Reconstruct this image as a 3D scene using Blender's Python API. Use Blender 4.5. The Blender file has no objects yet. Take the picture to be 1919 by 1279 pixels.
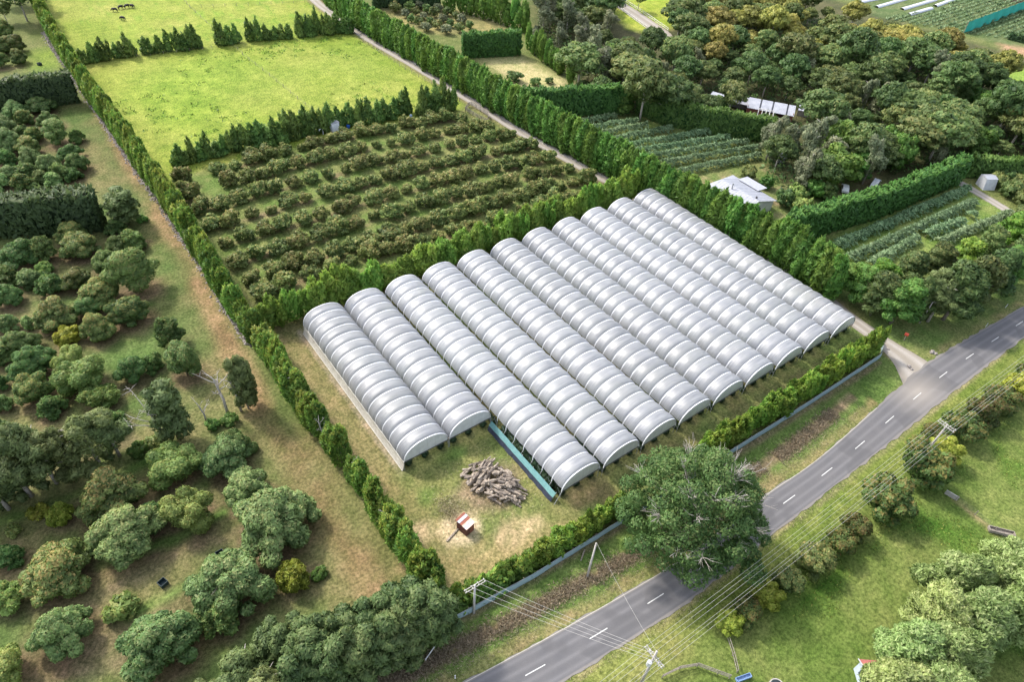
import bpy, math, random
import numpy as np
from mathutils import Vector, Matrix

random.seed(7)
rng = np.random.default_rng(11)
PI = math.pi
scene = bpy.context.scene
COL = scene.collection

# ------------------------------------------------------------------ camera
W = 8.3                       # width of one polytunnel bay (m); the tunnels run along Y
F = 1250.0                    # focal length in photo pixels (photo 1919 x 1279)
YAW, PITCH, ROLL = 0.684997, 0.755661, math.radians(-4.4)
CAM = np.array([-26.974, -39.9868, 87.5073])


def _rot(yaw, pitch, roll):
    cy, sy = math.cos(yaw), math.sin(yaw)
    cp, sp = math.cos(pitch), math.sin(pitch)
    f = np.array([sy * cp, cy * cp, -sp])
    r = np.array([cy, -sy, 0.0])
    d = np.cross(f, r)
    cr, sr = math.cos(roll), math.sin(roll)
    return np.array([r * cr + d * sr, -r * sr + d * cr, f])


RM = _rot(YAW, PITCH, ROLL)


def P(px, py, z=0.0):
    """survey: the point at height z that the photo shows at a pixel"""
    d = RM.T @ np.array([(px - 959.5) / F, (py - 639.5) / F, 1.0])
    t = (z - CAM[2]) / d[2]
    q = CAM + t * d
    return (float(q[0]), float(q[1]))


def depth(x, y, z=0.0):
    return float((RM @ (np.array([x, y, z]) - CAM))[2])


def mpp(px, py, z=0.0):
    """metres per photo pixel at a ground pixel"""
    x, y = P(px, py, z)
    return depth(x, y, z) / F


cam_d = bpy.data.cameras.new("camera")
cam_d.sensor_width = 36.0
cam_d.lens = F / 1919.0 * 36.0
cam_d.clip_start = 1.0
cam_d.clip_end = 6000.0
cam = bpy.data.objects.new("camera", cam_d)
COL.objects.link(cam)
m = Matrix.Identity(4)
for i in range(3):
    m[i][0] = RM[0][i]
    m[i][1] = -RM[1][i]
    m[i][2] = -RM[2][i]
    m[i][3] = CAM[i]
cam.matrix_world = m
scene.camera = cam

# ------------------------------------------------------------------ light
SUN_EL, SUN_AZ = math.radians(46), math.radians(-16)    # azimuth clockwise from +Y
wd = bpy.data.worlds.new("World")
scene.world = wd
wd.use_nodes = True
nt = wd.node_tree
sky = nt.nodes.new("ShaderNodeTexSky")
sky.sky_type = 'NISHITA'
sky.sun_disc = False
sky.sun_elevation = SUN_EL
sky.sun_rotation = SUN_AZ
sky.air_density = 1.0
sky.dust_density = 2.5
bg = nt.nodes["Background"]
bg.inputs[1].default_value = 0.15
veil = nt.nodes.new("ShaderNodeHueSaturation")      # thin high cloud: the blue is washed out
veil.inputs["Saturation"].default_value = .5
nt.links.new(sky.outputs[0], veil.inputs["Color"])
nt.links.new(veil.outputs[0], bg.inputs[0])
sl = bpy.data.lights.new("sun", 'SUN')
sl.energy = 1.4
sl.angle = math.radians(6)
sl.color = (1.0, 0.94, 0.84)
so = bpy.data.objects.new("sun", sl)
COL.objects.link(so)
sd = Vector((math.sin(SUN_AZ) * math.cos(SUN_EL), math.cos(SUN_AZ) * math.cos(SUN_EL), math.sin(SUN_EL)))
so.rotation_euler = sd.to_track_quat('Z', 'Y').to_euler()
so.location = (0, 0, 300)
scene.view_settings.view_transform = 'Standard'
scene.view_settings.look = 'None'
scene.view_settings.exposure = 1.64
scene.view_settings.gamma = 1.0

# ------------------------------------------------------------------ materials
MATS = {}


def new_mat(name):
    mt = bpy.data.materials.new(name)
    mt.use_nodes = True
    t = mt.node_tree
    t.nodes.clear()
    out = t.nodes.new("ShaderNodeOutputMaterial")
    return mt, t, out


def nd(t, kind, **kw):
    n = t.nodes.new(kind)
    for k, v in kw.items():
        if k.startswith("i_"):
            key = k[2:]
            n.inputs[int(key) if key.isdigit() else key].default_value = v
        else:
            setattr(n, k, v)
    return n


def rgba(c):
    return (c[0], c[1], c[2], 1.0)


def mix(t, fac, a, b, mode='MIX'):
    n = t.nodes.new("ShaderNodeMix")
    n.data_type = 'RGBA'
    n.blend_type = mode
    for sock, v in ((n.inputs[0], fac), (n.inputs[6], a), (n.inputs[7], b)):
        if isinstance(v, bpy.types.NodeSocket):
            t.links.new(v, sock)
        elif isinstance(v, (int, float)):
            sock.default_value = v
        else:
            sock.default_value = rgba(v)
    return n.outputs[2]


def noise(t, scale, detail=3.0, rough=0.55, vec=None):
    n = t.nodes.new("ShaderNodeTexNoise")
    n.inputs["Scale"].default_value = scale
    n.inputs["Detail"].default_value = detail
    n.inputs["Roughness"].default_value = rough
    if vec is not None:
        t.links.new(vec, n.inputs["Vector"])
    return n.outputs["Fac"]


def ramp(t, fac, lo, hi, a=0.0, b=1.0):
    n = t.nodes.new("ShaderNodeMapRange")
    n.inputs[1].default_value = lo
    n.inputs[2].default_value = hi
    n.inputs[3].default_value = a
    n.inputs[4].default_value = b
    t.links.new(fac, n.inputs[0])
    return n.outputs[0]


def objco(t):
    return t.nodes.new("ShaderNodeTexCoord").outputs["Object"]


def plain(name, col, col2=None, scale=3.0, rough=0.7, spec=0.3, bump=0.0, metal=0.0, stretch=None):
    """painted, weathered or mineral surface: two tones broken by noise"""
    if name in MATS:
        return MATS[name]
    mt, t, out = new_mat(name)
    b = nd(t, "ShaderNodeBsdfPrincipled")
    b.inputs["Roughness"].default_value = rough
    b.inputs["Specular IOR Level"].default_value = spec
    b.inputs["Metallic"].default_value = metal
    co = objco(t)
    if stretch:
        mp = nd(t, "ShaderNodeMapping")
        mp.inputs["Scale"].default_value = stretch
        t.links.new(co, mp.inputs[0])
        co = mp.outputs[0]
    nz = noise(t, scale, 4.0, 0.6, co)
    c2 = col2 or tuple(v * 0.7 for v in col)
    t.links.new(mix(t, ramp(t, nz, 0.35, 0.65), c2, col), b.inputs["Base Color"])
    if bump:
        bp = nd(t, "ShaderNodeBump")
        bp.inputs["Strength"].default_value = bump
        bp.inputs["Distance"].default_value = 0.05
        t.links.new(nz, bp.inputs["Height"])
        t.links.new(bp.outputs[0], b.inputs["Normal"])
    t.links.new(b.outputs[0], out.inputs[0])
    MATS[name] = mt
    return mt


def leaf_mat(name, dark, light, tip, trans=0.40, rough=0.55, spec=0.25, var=0.25):
    """foliage: every leaf clump has its own tone and may carry new growth (tip)"""
    if name in MATS:
        return MATS[name]
    dark, light = [v * 1.1 for v in dark], [v * 1.45 for v in light]
    mt, t, out = new_mat(name)
    b = nd(t, "ShaderNodeBsdfPrincipled")
    b.inputs["Roughness"].default_value = rough
    b.inputs["Specular IOR Level"].default_value = spec
    at = nd(t, "ShaderNodeAttribute", attribute_name="tint")
    ap = nd(t, "ShaderNodeAttribute", attribute_name="tip")
    c = mix(t, at.outputs["Fac"], dark, light)
    c = mix(t, ap.outputs["Fac"], c, tip)
    oi = nd(t, "ShaderNodeObjectInfo")
    hs = nd(t, "ShaderNodeHueSaturation")
    t.links.new(ramp(t, oi.outputs["Random"], 0, 1, 1.0 - var, 1.0 + var), hs.inputs["Value"])
    ml = nd(t, "ShaderNodeMath", operation='MULTIPLY')
    ml.inputs[1].default_value = 7.31
    t.links.new(oi.outputs["Random"], ml.inputs[0])
    fr = nd(t, "ShaderNodeMath", operation='FRACT')
    t.links.new(ml.outputs[0], fr.inputs[0])
    t.links.new(ramp(t, fr.outputs[0], 0, 1, 0.478, 0.518), hs.inputs["Hue"])
    t.links.new(c, hs.inputs["Color"])
    t.links.new(hs.outputs[0], b.inputs["Base Color"])
    tr = nd(t, "ShaderNodeBsdfTranslucent")
    t.links.new(hs.outputs[0], tr.inputs[0])
    mx = nd(t, "ShaderNodeMixShader")
    mx.inputs[0].default_value = trans
    t.links.new(b.outputs[0], mx.inputs[1])
    t.links.new(tr.outputs[0], mx.inputs[2])
    t.links.new(mx.outputs[0], out.inputs[0])
    MATS[name] = mt
    return mt


# ------------------------------------------------------------------ object helpers
def tag(o, label=None, cat=None, group=None, kind=None):
    if label:
        o["label"] = label
    if cat:
        o["category"] = cat
    if group:
        o["group"] = group
    if kind:
        o["kind"] = kind
    return o


def empty(name, loc, rz=0.0, label=None, cat=None, group=None):
    o = bpy.data.objects.new(name, None)
    o.location = loc
    o.rotation_euler = (0, 0, rz)
    COL.objects.link(o)
    return tag(o, label, cat, group)


def link(name, mesh, parent=None, loc=(0, 0, 0), rot=(0, 0, 0), scale=(1, 1, 1)):
    o = bpy.data.objects.new(name, mesh)
    o.location = loc
    o.rotation_euler = rot
    o.scale = scale
    if parent:
        o.parent = parent
    COL.objects.link(o)
    return o


def copy_tree(o, parent=None):
    c = o.copy()
    COL.objects.link(c)
    c.parent = parent
    for ch in list(o.children):
        copy_tree(ch, c)
    return c


class MB:
    """collects boxes, bars and tubes into ONE mesh"""

    def __init__(self):
        self.v = []
        self.f = []
        self.mi = []

    def add(self, vs, fs, mi=0):
        n = len(self.v)
        self.v += [tuple(float(c) for c in q) for q in vs]
        self.f += [tuple(i + n for i in q) for q in fs]
        self.mi += [mi] * len(fs)
        return self

    def box(self, c, s, rz=0.0, mi=0, rx=0.0):
        hx, hy, hz = s[0] / 2, s[1] / 2, s[2] / 2
        M = Matrix.Rotation(rz, 3, 'Z') @ Matrix.Rotation(rx, 3, 'X')
        vs = []
        for dz in (-hz, hz):
            for dx, dy in ((-hx, -hy), (hx, -hy), (hx, hy), (-hx, hy)):
                q = M @ Vector((dx, dy, dz))
                vs.append((c[0] + q.x, c[1] + q.y, c[2] + q.z))
        return self.add(vs, [(3, 2, 1, 0), (4, 5, 6, 7), (0, 1, 5, 4), (1, 2, 6, 5), (2, 3, 7, 6), (3, 0, 4, 7)], mi)

    def tube(self, pts, rad, sides=6, mi=0, cap=True, jit=0.0):
        pts = [Vector(p) for p in pts]
        if not hasattr(rad, "__len__"):
            rad = [rad] * len(pts)
        vs, fs = [], []
        n = len(pts)
        up = Vector((0.13, 0.31, 0.94))
        for i, p in enumerate(pts):
            d = (pts[min(i + 1, n - 1)] - pts[max(i - 1, 0)]).normalized()
            a = d.cross(up)
            if a.length < 0.05:
                a = d.cross(Vector((1, 0, 0)))
            a.normalize()
            b = d.cross(a)
            for k in range(sides):
                w = 2 * PI * k / sides
                r = rad[i] * (1 + (random.uniform(-jit, jit) if jit else 0))
                vs.append(p + a * (math.cos(w) * r) + b * (math.sin(w) * r))
        for i in range(n - 1):
            for k in range(sides):
                k2 = (k + 1) % sides
                fs.append((i * sides + k, i * sides + k2, (i + 1) * sides + k2, (i + 1) * sides + k))
        if cap:
            fs.append(tuple(range(sides))[::-1])
            fs.append(tuple((n - 1) * sides + k for k in range(sides)))
        return self.add(vs, fs, mi)

    def bar(self, p, q, r, sides=5, mi=0):
        return self.tube([p, q], [r, r], sides, mi)

    def mesh(self, name, mats, smooth=False):
        me = bpy.data.meshes.new(name)
        me.from_pydata(self.v, [], self.f)
        for mt in (mats if isinstance(mats, (list, tuple)) else [mats]):
            me.materials.append(mt)
        me.polygons.foreach_set("material_index", self.mi)
        if smooth:
            me.polygons.foreach_set("use_smooth", [True] * len(self.f))
        me.update()
        return me

    def build(self, name, mats, parent=None, smooth=False, loc=(0, 0, 0)):
        return link(name, self.mesh(name, mats, smooth), parent, loc)


# ------------------------------------------------------------------ foliage
def unit(a):
    return a / np.maximum(np.linalg.norm(a, axis=1, keepdims=True), 1e-6)


def leaf_mesh(name, pts, nrm, size, tint, tip, mat, aspect=1.3, axis=None, flat=0.6, soft=0.65):
    """many small leaf-clump faces. nrm: the way the foliage surface faces; axis: growth direction"""
    n = len(pts)
    g = unit(rng.normal(size=(n, 3)))
    fn = unit(nrm * flat + g * (1 - flat) * 1.2)
    if axis is None:
        ax = unit(rng.normal(size=(n, 3)))
    else:
        ax = unit(axis + rng.normal(size=(n, 3)) * 0.35)
    u = unit(ax - fn * np.sum(ax * fn, axis=1, keepdims=True))
    v = np.cross(fn, u)
    s = size[:, None]
    j = lambda: rng.uniform(0.7, 1.25, (n, 1))
    a = pts + u * s * aspect * j()
    b = pts + v * s * 0.62 * j() + u * s * 0.1
    c = pts - u * s * aspect * 0.85 * j()
    d = pts - v * s * 0.62 * j() + u * s * 0.1
    # slight fold so a clump is not a flat card
    b -= fn * s * 0.18
    d -= fn * s * 0.18
    verts = np.stack([a, b, c, d], axis=1).reshape(-1, 3)
    me = bpy.data.meshes.new(name)
    me.vertices.add(4 * n)
    me.vertices.foreach_set("co", verts.astype(np.float32).ravel())
    idx = np.arange(4 * n, dtype=np.int32)
    me.loops.add(4 * n)
    me.loops.foreach_set("vertex_index", idx)
    me.polygons.add(n)
    me.polygons.foreach_set("loop_start", np.arange(0, 4 * n, 4, dtype=np.int32))
    me.polygons.foreach_set("loop_total", np.full(n, 4, dtype=np.int32))
    me.polygons.foreach_set("use_smooth", np.ones(n, dtype=bool))
    at = me.attributes.new("tint", 'FLOAT', 'FACE')
    at.data.foreach_set("value", np.clip(tint, 0, 1).astype(np.float32))
    ap = me.attributes.new("tip", 'FLOAT', 'FACE')
    ap.data.foreach_set("value", np.clip(tip, 0, 1).astype(np.float32))
    me.materials.append(mat)
    me.update()
    me.validate()
    cn = unit(nrm * soft + fn * (1 - soft))
    me.normals_split_custom_set_from_vertices(np.repeat(cn, 4, axis=0).tolist())
    return me


def lumps_leaves(lumps, n, inner=0.25, reject=0.8):
    """points on the outside of a heap of ellipsoids -> pts, normals, height fraction"""
    L = np.array(lumps, float)
    area = L[:, 3] * L[:, 4] + L[:, 3] * L[:, 5] + L[:, 4] * L[:, 5]
    k = rng.choice(len(L), size=int(n * 2.6), p=area / area.sum())
    d = unit(rng.normal(size=(len(k), 3)))
    d[:, 2] = np.where((d[:, 2] < -0.25) & (rng.random(len(k)) < 0.6), -d[:, 2], d[:, 2])
    r = 1 - np.abs(rng.normal(size=len(k))) * inner * 0.5
    r *= 1 + rng.normal(size=len(k)) * 0.05
    p = L[k, :3] + d * L[k, 3:] * r[:, None]
    nn = unit(d / L[k, 3:])
    keep = np.ones(len(k), bool)
    for i in range(len(L)):
        q = (p - L[i, :3]) / L[i, 3:]
        keep &= (np.sum(q * q, axis=1) > reject ** 2) | (k == i)
    sel = np.nonzero(keep)[0][:n]
    return p[sel], nn[sel], k[sel]


def crown(kind, seed, w=1.0, h=1.0):
    """heaps of foliage lumps for the crown shapes in this place (unit: metres)"""
    R = random.Random(seed)
    L = []
    r = w / 2
    if kind == 'dome':            # broad orchard or bush crown, skirt near the ground
        L.append((0, 0, h * .42, r * .62, r * .62, h * .36))
        sx_, sy_ = R.uniform(.85, 1.1), R.uniform(.85, 1.1)
        for i in range(30):
            a = 2.4 * i + R.uniform(-.5, .5)
            f = math.sqrt((i + .5) / 30)
            z = h * (.86 - .62 * f ** 2.2 + R.uniform(-.13, .10))
            q = r * R.uniform(.17, .31)
            f *= R.uniform(.82, 1.12)
            L.append((math.cos(a) * f * r * .8 * sx_, math.sin(a) * f * r * .8 * sy_, z, q, q, q * R.uniform(.75, 1.05)))
    elif kind == 'round':         # rounded bush
        L.append((0, 0, h * .48, r * .68, r * .68, h * .42))
        for i in range(17):
            a = 2.4 * i + R.uniform(-.4, .4)
            z = h * R.uniform(.2, .86)
            f = math.sqrt(max(.05, 1 - ((z / h - .45) / .5) ** 2)) * .66
            q = r * R.uniform(.2, .36)
            L.append((math.cos(a) * f * r * 1.08, math.sin(a) * f * r * 1.08, z, q, q, q * .95))
    elif kind == 'tiers':         # taller broken crown
        for i in range(20):
            a = 2.4 * i + R.uniform(-.5, .5)
            z = h * (.25 + .7 * (i + .5) / 20)
            f = (1 - .75 * ((z / h - .3) / .7) ** 1.5 if z > .3 * h else .9) * R.uniform(.4, .75)
            q = r * R.uniform(.26, .42)
            L.append((math.cos(a) * f * r, math.sin(a) * f * r, z, q, q, q * R.uniform(.7, 1.0)))
        L.append((0, 0, h * .55, r * .5, r * .5, h * .38))
    elif kind == 'column':        # shelterbelt conifer: fused upright plumes
        L.append((0, 0, h * .45, r * .8, r * .8, h * .47))
        for i in range(9):
            a = 2.4 * i + R.uniform(-.4, .4)
            f = R.uniform(.35, .62)
            hh = h * R.uniform(.22, .4)
            z = R.uniform(.28, .72) * h
            q = r * R.uniform(.3, .45)
            L.append((math.cos(a) * f * r, math.sin(a) * f * r, min(z, h - hh), q, q, hh))
        L.append((R.uniform(-.15, .15) * r, R.uniform(-.15, .15) * r, h * .8, r * .30, r * .30, h * .22))
        L.append((R.uniform(-.4, .4) * r, R.uniform(-.4, .4) * r, h * .72, r * .26, r * .26, h * .22))
    elif kind == 'cone':          # young conifer, pointed
        lx_, ly_ = R.uniform(-.25, .25) * r, R.uniform(-.25, .25) * r
        for i in range(8):
            z = h * (.1 + .78 * i / 8)
            q = r * (1.0 - .86 * (i / 8) ** 1.15) * R.uniform(.8, 1.12)
            L.append((lx_ * i / 8 + R.uniform(-.22, .22) * r, ly_ * i / 8 + R.uniform(-.22, .22) * r, z, q, q, h * .15))
        L.append((lx_, ly_, h * .88, r * .17, r * .17, h * .13))
        for i in range(R.choice([1, 2, 3])):
            L.append((R.uniform(-.7, .7) * r, R.uniform(-.7, .7) * r, h * R.uniform(.42, .66), r * .24, r * .24, h * .2))
    elif kind == 'plume':         # feathery windbreak clump with several pointed heads
        L.append((0, 0, h * .36, r * .9, r * .75, h * .36))
        for i in range(7):
            a = R.uniform(0, 2 * PI)
            f = R.uniform(.1, .75)
            hh = h * R.uniform(.28, .42)
            L.append((math.cos(a) * f * r, math.sin(a) * f * r * .8, h * R.uniform(.45, .62), r * .3, r * .3, hh))
    elif kind == 'wispy':         # open crown of thin sprays (casuarina, old pine)
        for i in range(30):
            a = 2.4 * i + R.uniform(-.5, .5)
            z = h * (.07 + .87 * ((i * .618) % 1.0))
            f = R.uniform(.25, .9) * (1.15 - .8 * abs(z / h - .55))
            q = r * R.uniform(.16, .32)
            L.append((math.cos(a) * f * r, math.sin(a) * f * r, z, q, q, q * R.uniform(.6, 1.3)))
        L.append((0, 0, h * .55, r * .42, r * .42, h * .38))
    elif kind == 'skirt':         # narrow crown hanging nearly to the ground
        for i in range(22):
            z = h * (.14 + .82 * (i + .5) / 22)
            a = 2.4 * i
            f = .5 * (1.1 - .75 * abs(z / h - .45))
            q = r * R.uniform(.28, .5)
            L.append((math.cos(a) * f * r, math.sin(a) * f * r, z, q, q, q * R.uniform(1.1, 1.7)))
        L.append((0, 0, h * .5, r * .4, r * .4, h * .42))
    elif kind == 'umbrella':      # flat-topped native bush tree
        for i in range(20):
            a = 2.4 * i + R.uniform(-.3, .3)
            f = math.sqrt((i + .5) / 20)
            z = h * (.9 - .28 * f ** 2.2 + R.uniform(-.05, .05))
            q = r * R.uniform(.24, .36)
            L.append((math.cos(a) * f * r * .85, math.sin(a) * f * r * .85, z, q, q, q * R.uniform(.5, .7)))
        L.append((0, 0, h * .62, r * .75, r * .75, h * .25))
    return L


def crown_mesh(name, kind, seed, w, h, n, leaf, mat, aspect=1.3, tipp=0.25, up=None, flat=.6, soft=.65, inner=.3, lumps=None):
    L = lumps or crown(kind, seed, w, h)
    p, nn, k = lumps_leaves(L, n, inner)
    sz = leaf * rng.uniform(.6, 1.35, len(p))
    lt = rng.random(len(L))
    cs = max(.35, leaf * 3.2)
    clus = vnoise(p[:, 0] + 2.3 * p[:, 2], p[:, 1] - 1.7 * p[:, 2], cs, seed % 50)
    tint = .28 * rng.random(len(p)) + .50 * np.clip((clus - .5) * 1.9 + .5, 0, 1) + .24 * lt[k]
    hgt = np.clip(p[:, 2] / h, 0, 1)
    tipf = np.clip(hgt * 1.3 - .25, 0, 1) * (nn[:, 2] > .05)
    tip = (rng.random(len(p)) < tipp * tipf * (0.4 + 1.2 * lt[k])).astype(float) * rng.uniform(.5, 1, len(p))
    axis = None
    if up is not None:
        axis = nn * (1 - up) + np.array([0, 0, up])
    return leaf_mesh(name, p, nn, sz, tint, tip, mat, aspect, axis, flat, soft)


def trunk_mesh(name, h, r, mat, seed, limbs=5, spread=1.5, lean=0.0, fork=0.35):
    R = random.Random(seed)
    mb = MB()
    pts = [(0, 0, -.15), (R.uniform(-.1, .1), R.uniform(-.1, .1), h * .35), (lean * .5 + R.uniform(-.15, .15), R.uniform(-.15, .15), h * .7), (lean, R.uniform(-.2, .2), h)]
    mb.tube(pts, [r * 1.25, r, r * .7, r * .25], 7)
    for i in range(limbs):
        t = R.uniform(fork, .85)
        a = 2.4 * i + R.uniform(-.5, .5)
        z = h * t
        s = spread * R.uniform(.6, 1.0)
        q0 = (lean * t * .7, 0, z)
        q1 = (q0[0] + math.cos(a) * s * .5, math.sin(a) * s * .5, z + s * .35)
        q2 = (q0[0] + math.cos(a) * s, math.sin(a) * s, z + s * .55 + R.uniform(-.1, .3))
        mb.tube([q0, q1, q2], [r * .5, r * .33, r * .1], 5)
    return mb.mesh(name, mat, True)


class Kind:
    """a kind of tree: a few grown variants; plant() makes one individual (trunk + crown)"""

    def __init__(self, name, cat, variants):
        self.name, self.cat, self.var = name, cat, variants
        self.n = 0
        self.squash = .16

    def plant(self, x, y, label, group, s=1.0, sz=None, z=0.0, rz=None, v=None, lean=(0, 0)):
        tm, cm = self.var[(self.n if v is None else v) % len(self.var)]
        self.n += 1
        e = empty(self.name, (x, y, z), random.uniform(0, 2 * PI) if rz is None else rz, label, self.cat, group)
        e.rotation_euler.x, e.rotation_euler.y = lean
        k_ = self.squash
        e.scale = (s * random.uniform(1 - k_, 1 + k_), s * random.uniform(1 - k_, 1 + k_), sz if sz is not None else s)
        if tm:
            link("trunk", tm, e)
        link("crown", cm, e)
        return e


def ordn(i):
    names = ["first", "second", "third", "fourth", "fifth", "sixth", "seventh", "eighth", "ninth", "tenth", "eleventh", "twelfth"]
    if i < 12:
        return names[i]
    k = i + 1
    suf = "th" if 10 <= k % 100 <= 20 else {1: "st", 2: "nd", 3: "rd"}.get(k % 10, "th")
    return "%d%s" % (k, suf)


def along(pts, step, jitter=0.0):
    """points every step metres along a polyline of (x, y)"""
    out = []
    carry = 0.0
    for (x0, y0), (x1, y1) in zip(pts, pts[1:]):
        d = math.hypot(x1 - x0, y1 - y0)
        t = carry
        while t < d:
            f = t / d
            out.append((x0 + (x1 - x0) * f + random.uniform(-jitter, jitter), y0 + (y1 - y0) * f + random.uniform(-jitter, jitter)))
            t += step
        carry = t - d
    return out


def px(*pts):
    return [P(*q) for q in pts]


# ------------------------------------------------------------------ numpy field helpers for the ground
def vnoise(x, y, s, seed=0):
    x = x / s + seed * 17.31
    y = y / s - seed * 9.17
    ix, iy = np.floor(x), np.floor(y)
    fx, fy = x - ix, y - iy
    fx = fx * fx * (3 - 2 * fx)
    fy = fy * fy * (3 - 2 * fy)
    hsh = lambda a, b: np.modf(np.abs(np.sin(a * 127.1 + b * 311.7 + seed * 74.7) * 43758.5453))[0]
    return (hsh(ix, iy) * (1 - fx) + hsh(ix + 1, iy) * fx) * (1 - fy) + (hsh(ix, iy + 1) * (1 - fx) + hsh(ix + 1, iy + 1) * fx) * fy


def fbm(x, y, s, seed=0, o=4):
    r = 0
    a, tot = 1.0, 0.0
    for i in range(o):
        r = r + a * vnoise(x, y, s / 2 ** i, seed + i)
        tot += a
        a *= .55
    return r / tot


def seg_dist(X, Y, pts, closed=False):
    d = np.full(X.shape, 1e9)
    ps = list(pts) + ([pts[0]] if closed else [])
    for (x0, y0), (x1, y1) in zip(ps, ps[1:]):
        ux, uy = x1 - x0, y1 - y0
        L = ux * ux + uy * uy + 1e-9
        t = np.clip(((X - x0) * ux + (Y - y0) * uy) / L, 0, 1)
        d = np.minimum(d, np.hypot(X - x0 - t * ux, Y - y0 - t * uy))
    return d


def inside(X, Y, pts):
    c = np.zeros(X.shape, bool)
    n = len(pts)
    for i in range(n):
        x0, y0 = pts[i]
        x1, y1 = pts[(i + 1) % n]
        if y0 == y1:
            continue
        cond = ((y0 > Y) != (y1 > Y)) & (X < (x1 - x0) * (Y - y0) / (y1 - y0) + x0)
        c ^= cond
    return c


def poly_mask(X, Y, pts, soft=1.0, wob=None):
    d = seg_dist(X, Y, pts, True)
    sd = np.where(inside(X, Y, pts), d, -d)
    if wob is not None:
        sd = sd + wob
    return np.clip(sd / soft * .5 + .5, 0, 1)
# ================================================================== SETTING: ground, road, driveway
ORCH_ROWS_Z = {  # base of every bush in the middle orchard, read row by row (zoomed coordinates: origin, scale)
    'A': ((310, 180), 5.328), 'B': ((380, 380), 5.328), 'C': ((640, 180), 5.328), 'D': ((840, 280), 5.328)}
ORCH_ROWS = [
    [('A', [(530, 800), (700, 760), (880, 705), (1040, 665), (1200, 615), (1370, 575), (1500, 545), (1670, 490)]),
     ('C', [(40, 470), (210, 430), (350, 410), (500, 395), (640, 345), (770, 340), (900, 310), (1040, 285), (1190, 290)])],
    [('A', [(640, 930), (830, 890), (990, 845), (1150, 795), (1330, 745), (1510, 700), (1665, 665)]),
     ('C', [(70, 630), (210, 590), (355, 555), (500, 535), (650, 510), (800, 470), (930, 445), (1070, 415), (1190, 410), (1340, 385), (1450, 375)])],
    [('A', [(170, 900), (270, 1030), (360, 1190), (550, 1160), (740, 1100), (930, 1030), (1100, 995), (1290, 940), (1450, 890), (1630, 855)]),
     ('C', [(40, 800), (190, 755), (345, 720), (520, 690), (640, 655), (780, 625), (930, 590), (1080, 550), (1200, 530), (1340, 510), (1470, 480), (1600, 465), (1700, 440)])],
    [('B', [(90, 290), (280, 260), (500, 180), (690, 140)]),
     ('A', [(1240, 1130), (1410, 1090), (1610, 1040)]),
     ('C', [(40, 990), (190, 950), (340, 910), (490, 860), (650, 825), (800, 785), (950, 745), (1100, 715), (1220, 690), (1360, 655), (1540, 620), (1660, 600), (1770, 570), (1890, 555)])],
    [('B', [(240, 470), (430, 410), (640, 350), (800, 290), (1010, 245), (1190, 190)]),
     ('C', [(20, 1190), (120, 1130), (330, 1100), (500, 1045), (650, 1000), (800, 960), (960, 920), (1100, 885), (1240, 845), (1380, 800), (1520, 790), (1670, 755)]),
     ('D', [(610, 220), (740, 205), (860, 185), (1000, 150)])],
    [('B', [(360, 665), (560, 580), (770, 530), (960, 470), (1190, 400), (1350, 330), (1530, 290)]),
     ('C', [(330, 1260), (510, 1250), (670, 1195), (840, 1140), (990, 1100), (1140, 1050), (1290, 1020), (1440, 985), (1560, 935)]),
     ('D', [(624, 382), (820, 320), (940, 310), (1080, 290), (1200, 260)])],
    [('B', [(500, 830), (740, 750), (920, 690), (1120, 640), (1320, 580), (1500, 515), (1690, 470), (1870, 400)]),
     ('C', [(639, 1417), (799, 1364), (970, 1311)]),
     ('D', [(94, 717), (270, 670), (430, 615), (560, 590), (730, 530), (860, 490), (970, 460), (1110, 440), (1240, 400), (1380, 370)])],
    [('B', [(620, 960), (830, 890), (1080, 780), (1300, 710), (1490, 650), (1680, 590), (1860, 540)]),
     ('C', [(639, 1566), (799, 1524), (970, 1476)]),
     ('D', [(60, 900), (180, 880), (290, 870), (460, 790), (600, 730), (740, 680), (920, 620), (1060, 585), (1200, 545), (1320, 530), (1450, 490)])],
]
ORCH = []
for row in ORCH_ROWS:
    lst = []
    for key, pts in row:
        (ox, oy), s = ORCH_ROWS_Z[key]
        for zx, zy in pts:
            q = P(ox + zx / s, oy + zy / s - 7)
            if all(math.hypot(q[0] - a, q[1] - b) > 2.0 for a, b in lst):
                lst.append(q)
    lst.sort()
    ORCH.append(lst)

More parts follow.
